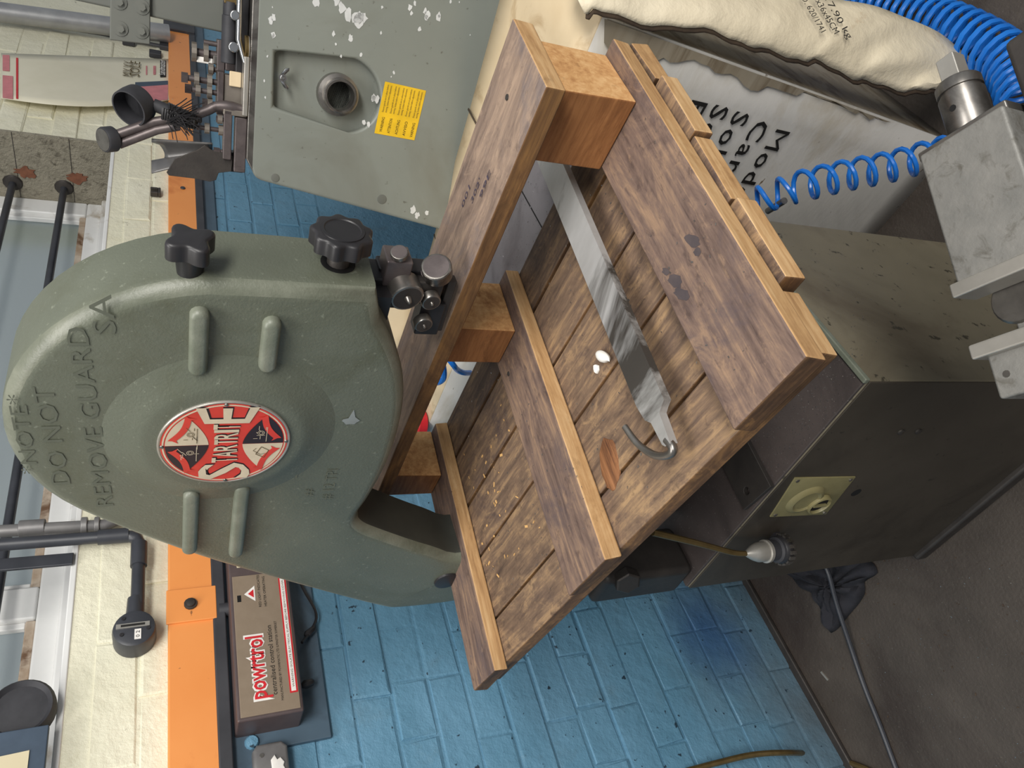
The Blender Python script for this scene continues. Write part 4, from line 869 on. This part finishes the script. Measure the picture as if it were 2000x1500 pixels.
fl_ = V((0, 0, 1)); B().grid(8, 4, lambda u, v: backp(-1.015+.20*u, HBX, DEP*1.0)+V((.05*v, 0, .10*v+.006*math.sin(u*9)))).obj('raised_flap', 'kraft', car, solid=.005)
B().grid(8, 10, lambda u, v: backp(edge(v)-.004, HBX*v, DEP*u)).obj('carton_side', 'stain', car, solid=.005)
B().grid(4, 4, lambda u, v: backp(-WBX+.004, HBX*v, DEP*u)).obj('carton_side', 'carton', car, solid=.005)
B().grid(4, 4, lambda u, v: backp(-WBX+(edge(v)+WBX)*u, HBX*v, DEP)).obj('carton_back', 'carton', car, solid=.005)
# water stain along the right edge: ragged polygon printed on the board
lo = []; hi_ = []
for i in range(46):
    v = i/45; x = 1185+v*(1835-1185); y = 45+v*(226-45); rag_ = 38+random.uniform(-7, 9)+9*math.sin(v*17)-14*v
    hi_.append(cpx(x, y-25)); lo.append(cpx(x-rag_*.2, y+rag_))
sv = B(); n = len(lo)
for i in range(n-1): sv.add([cfm(min(lo[i][0], edge(lo[i][1]/HBX)-.002), lo[i][1], .0045), cfm(min(hi_[i][0], edge(hi_[i][1]/HBX)-.002), hi_[i][1], .0045), cfm(min(hi_[i+1][0], edge(hi_[i+1][1]/HBX)-.002), hi_[i+1][1], .0045), cfm(min(lo[i+1][0], edge(lo[i+1][1]/HBX)-.002), lo[i+1][1], .0045)], [(0, 1, 2, 3)])
sv.obj('water_stain', 'stain', car)
for k, (tx, px, py, wdt) in enumerate((('Model No', 1518, 262, None), ('Carton n', 1478, 246, None), ('Sole U c', 1437, 229, None), ('Seal e', 1396, 216, None), ('Feli', 1353, 205, None), ('Or', 1303, 188, None), ('C', 1256, 172, None))):
    x, y = cpx(px, py-17); ff = Fr(cfm(x, y, .005), -cfm.x, -cfm.y); spread(tx, .046, ff, 'ink', car, 1.4, .0005)
# torn cream flap folded down the right side
fe = [(1140, 22), (1180, 24), (1290, 50), (1400, 62), (1470, 92), (1550, 112), (1600, 122), (1665, 150), (1720, 168), (1790, 176), (1840, 178), (1890, 172)]
fo = [(1100, -60), (1200, -60), (1300, -50), (1420, -35), (1520, -25), (1620, -3), (1700, 10), (1760, 32), (1830, 62), (1880, 102), (1920, 132), (1930, 150)]
FI = catmull([V((x, y, 0)) for x, y in fe], 4); FO = catmull([V((x, y, 0)) for x, y in fo], 4)
def flp(off):
    def fnn(u, v):
        i = u*(len(FI)-1); k = min(int(i), len(FI)-2); r = i-k; a = FI[k].lerp(FI[k+1], r); b2 = FO[k].lerp(FO[k+1], r); q = a.lerp(b2, v)
        jj = 4*math.sin(u*40+1.7)*(1-v)+3*math.sin(u*91)*(1-v); q = V((q.x+jj*.3, q.y+jj, 0))
        s = .022-off-.10*v*v+.004*math.sin(u*17+v*5)*v+.006*math.sin(u*33-v*7)*(u > .6)*min(1, v*3)
        return onp(cfm(0, 0, s), cfm.z, q.x, q.y)
    return fnn
B().grid(60, 10, flp(0)).obj('torn_flap', 'flap', car, solid=.002)
B().grid(60, 3, lambda u, v: flp(.004)(u, v*.05)+V((-.002, .006*(1-v), -.004))).obj('flap_edge', 'flapedge', car, solid=.003)
for tx, px, py, sz in (('17.90 kg', 1598, 4, .017), ('36x36x45CM', 1574, -2, .017), ('NO. 620/1741', 1548, -6, .015)):
    def scr(P): e = P-CAM; return 1000+F*e.dot(dn)/e.dot(fw), 750-F*e.dot(rt)/e.dot(fw)
    best = min(((flp(0)(a/50, b/14)) for a in range(51) for b in range(15)), key=lambda P: (scr(P)[0]-px-12)**2+(scr(P)[1]-py-20)**2)
    pn = V((-.6, -.75, .25)).normalized()
    q = onp(best, pn, px, py); dx = onp(best, pn, px+22, py+38)-q; dy = onp(best, pn, px-17, py+12)-q
    q = q+pn*.014; letters(tx, sz, Fr(q, dx, (dy-dx.normalized()*dy.dot(dx.normalized()))*-1 if 0 else -(dy-dx.normalized()*dy.dot(dx.normalized()))), 'ink', car, .075, 0)
for x in (-.62, -.30): B().grid(2, 8, lambda u, v: backp(x+.004*u, HBX, DEP*v)+V((0, 0, .0045))).obj('carton_seam', 'flapedge', car, solid=.002)
rc = on(2, .845, 812, 826); tag(B().lathe(V((rc.x, rc.y, HBX*math.cos(th)+.006)), (0, 0, 1), [(0, .03), (.02, .03), (.025, .026), (.03, .01)], 20).obj('red_cap', 'redprint'), 'red cap lying on the far end of the lettered carton behind the saw', 'cap')

# ================================================================== HOSES
def coil(path, rad, pitch, r, nm='coil'):
    P = catmull(path, 24); L = [0]
    for a, b2 in zip(P, P[1:]): L.append(L[-1]+(b2-a).length)
    T = L[-1]; per = 14; N = int(T/pitch*per); out = []; k = 0; x = None
    for i in range(N+1):
        s = T*i/N
        while k < len(L)-2 and L[k+1] < s: k += 1
        u = (s-L[k])/max(1e-9, L[k+1]-L[k]); c = P[k].lerp(P[k+1], u); d = (P[k+1]-P[k]).normalized()
        x = d.orthogonal().normalized() if x is None else (x-d*x.dot(d)).normalized(); y = d.cross(x); g = 2*math.pi*i/per
        rr = rad(s/T) if callable(rad) else rad
        out.append(c+(x*math.cos(g)+y*math.sin(g))*rr)
    return out
h1 = thing('coiled_air_hose', 'stretched blue coiled air hose hanging in front of the lettered carton', 'hose', on(0, .93, 1550, 370))
pth = [on(0, .955, 1395, 432), on(0, .94, 1440, 408), on(0, .92, 1500, 385), on(0, .905, 1560, 365), on(0, .90, 1650, 343), on(0, .89, 1740, 325), on(0, .88, 1830, 300), on(0, .87, 1900, 285)]
B().tube(coil(pth, lambda u: .019+.006*min(1, u*3), .036, .004), .0043, 8).obj('coil', 'hose', h1)
fq = on(0, .94, 1500, 412); B().cyl(fq, on(0, .90, 1532, 392), .006, n=10).obj('hose_fitting', 'steel', h1)
h2 = thing('coiled_air_hose', 'tightly coiled blue air hose lying on the floor in the top right corner', 'hose', on(2, 0, 1850, 60))
pth = [on(2, .05, 1560, -30), on(2, .05, 1660, -2), on(2, .05, 1750, 22), on(2, .05, 1850, 55), on(2, .05, 1930, 95), on(2, .06, 1985, 140), on(2, .09, 2010, 200)]
B().tube(coil(pth, .043, .0225, .006), .0058, 8).obj('coil', 'hose', h2)
h3 = thing('air_hose_loop', 'blue air hose loops draped over the lettered carton behind the saw table', 'hose', on(2, .85, 860, 735))
B().tube(catmull([on(2, 0.92, 850, 690), on(2, 0.89, 865, 712), on(2, 0.87, 866, 740), on(2, 0.87, 848, 748), on(2, 0.87, 828, 738), on(2, 0.89, 810, 690)], 5), .0062, 8).obj('loop', 'hose', h3)
B().tube(catmull([on(2, 0.9, 868, 690), on(2, 0.88, 885, 712), on(2, .855, 893, 722), on(2, .83, 905, 728), on(2, .80, 918, 728)], 5), .0062, 8).obj('loop', 'hose', h3)

# ================================================================== MACHINE VISE (front right of the saw)
VZ = .78; vA = on(2, VZ, 1793, 305); vD = on(2, VZ, 1868, 556); vx = (vA-vD); vx.z = 0; VLn = vx.length; vf = Fr((vD.x, vD.y, VZ), vx, V((vx.y, -vx.x, 0))); vf = Fr(vf.o, vf.x, V((-vf.x.y, vf.x.x, 0)))
vyB = (on(2, VZ, 1955, 195)-vA).dot(vf.y); sg_ = 1 if vyB > 0 else -1; VW = abs(vyB)
def vb(x0, x1, y0, y1, z0, z1, nm, mt, par, bev=.002): return B().box((x0, min(y0*sg_, y1*sg_), z0), (x1, max(y0*sg_, y1*sg_), z1), vf).obj(nm, mt, par, bev)
vs = thing('machine_vise', 'worn grey steel machine vise with round screw end in the bottom right foreground', 'vise', vf(0, .03*sg_, -.13))
vb(.0, VLn, .0, VW, -.055, 0, 'fixed_jaw', 'castrough', vs, .003)
vb(VLn-.004, VLn+.006, -.004, VW, -.05, -.006, 'jaw_end_plate', 'steel', vs, .002)
vb(-.011, .002, -.006, VW+.03, -.03, .002, 'jaw_plate', 'alu', vs, .002)
vb(-.08, VLn+.02, .022, VW+.05, -.13, -.056, 'vise_body', 'darkcast', vs, .004)
vb(-.05, -.008, .018, VW+.03, -.056, -.034, 'slide', 'castrough', vs, .002)
q = vf(-.022, .024*sg_, -.036); B().lathe(q, UP, [(-.02, .021), (.002, .021), (.004, .019)], 24).obj('screw_boss', 'steel', vs)
for yy, xx in ((.045, -.030), (.066, -.026)): B().lathe(vf(xx, yy*sg_, -.036), UP, [(0, .008), (.004, .0078), (.007, .005), (.008, .001)], 16).obj('cap_screw', 'bright', vs)
vb(-.068, -.055, -.004, VW+.03, -.036, .004, 'jaw_plate', 'alu', vs, .002)
vb(-.105, -.066, .004, .04, -.05, -.004, 'moving_jaw', 'castrough', vs, .003); vb(-.102, -.066, .042, VW+.03, -.05, -.007, 'moving_jaw', 'castrough', vs, .003)
B().lathe(vf(-.086, .016*sg_, -.004), UP, [(-.002, .0035), (.0006, .003)], 10).obj('dowel', 'steel', vs)
ys = .037*sg_; s0 = vf(VLn+.004, ys, -.026)
B().lathe(s0, vf.x, [(0, .0165), (.004, .019), (.038, .019), (.0385, .0175), (.041, .0175), (.0415, .019), (.05, .019), (.052, .0175)], 28).obj('screw_end', 'steel', vs)
f = Fr(s0, vf.y, UP); sq = .0085; B().box((.05, -sq, -sq), (.078, sq, sq), Fr(s0, vf.x, vf.y)).obj('square_end', 'alu', vs, .0012)
B().lathe(vf(VLn+.026, (ys/sg_-.0)*sg_, -.026)+V((0, 0, .0186)), UP, [(-.002, .003), (.0006, .003)], 10).obj('oil_hole', 'dark', vs)
vb(.02, VLn+.06, VW+.004, VW+.06, -.13, -.02, 'vise_ear', 'darkcast', vs, .006)
mtb = thing('machine_table', 'steel pedestal table carrying the machine vise in the foreground', 'table', vf(-.0, .06*sg_, -VZ))
vb(-.06, VLn, .03, VW+.10, -.165, -.131, 'table_top', 'darkcast', mtb, .004); B().cyl(vf(.03, .09*sg_, -VZ), vf(.03, .09*sg_, -.16), .03, n=20).obj('pedestal', 'darkcast', mtb)
B().cyl(vf(.03, .09*sg_, -VZ), vf(.03, .09*sg_, -VZ+.02), .07, n=28).obj('pedestal_foot', 'darkcast', mtb)

# ================================================================== FLOOR THINGS
rg = B(); rp = [on(2, 0, x, y) for x, y in ((1535, 1110), (1600, 1095), (1660, 1095), (1700, 1095), (1715, 1118), (1690, 1135), (1690, 1160), (1660, 1200), (1625, 1235), (1605, 1190), (1590, 1160), (1560, 1140))]
rc_ = sum(rp, V((0, 0, 0)))/len(rp)
RC = catmull(rp+[rp[0]], 3)
def rgf(u, v):
    i = u*(len(RC)-1); k = min(int(i), len(RC)-2); p = RC[k].lerp(RC[k+1], i-k); q = rc_.lerp(p, v)
    h = (.004+.022*(1-v)**.7*abs(math.sin(u*19+v*5))+.012*abs(math.sin(u*31+2)))*(1 if v < .97 else .2); return q+V((0, 0, h))
tag(rg.grid(60, 9, rgf).obj('floor_rag', 'rag', None, solid=.003), 'crumpled black rag on the floor behind the cabinet', 'rag')
cbp = [on(2, .006, x, y) for x, y in ((1620, 1085), (1640, 1110), (1650, 1180), (1668, 1270), (1690, 1345), (1720, 1420), (1750, 1500), (1790, 1600))]
cbp[0].z = cbp[1].z = .045; cbp[2].z = .03; cbp[3].z = .012
tag(B().tube(catmull(cbp, 6), .0052, 8).obj('power_cable', 'pipe_black'), 'black power cable running over the rag across the dark floor', 'cable')
c3 = [on(1, 1.44, 1340, 1506), on(1, 1.43, 1400, 1490), on(1, 1.42, 1470, 1474), on(1, 1.42, 1540, 1470), on(2, .012, 1600, 1475), on(2, .008, 1680, 1497), on(2, .008, 1760, 1540)]
tag(B().tube(catmull(c3, 6), .0062, 8).obj('wall_cable', 'brass'), 'brownish cable drooping along the bottom of the blue wall', 'cable')
a = on(2, .0, 1603, 1310); b2 = on(2, .0, 1620, 1330); tag(B().box((-.012, -.0022, 0), (.012, .0022, .003), Fr(a.lerp(b2, .5), b2-a, V((-(b2-a).y, (b2-a).x, 0)))).obj('wood_splinter', 'alu'), 'small pale splinter lying on the floor left of the cable', 'splinter')
def fz():
    x, y = random.uniform(1450, 2000), random.uniform(1080, 1500)
    while x < 1450+(y-1130)*.57+30: x, y = random.uniform(1450, 2000), random.uniform(1080, 1500)
    q = on(2, 0, x, y); return (q.x, q.y, .0002)
scatter('floor_filings', 'swarf', 160, fz, .0009, .0006, 'fine metal filings strewn over the dark floor', 'filings')
scatter('floor_crumbs', 'flapedge', 40, fz, .0022, .0012, 'brown dirt crumbs strewn over the dark floor', 'crumbs')
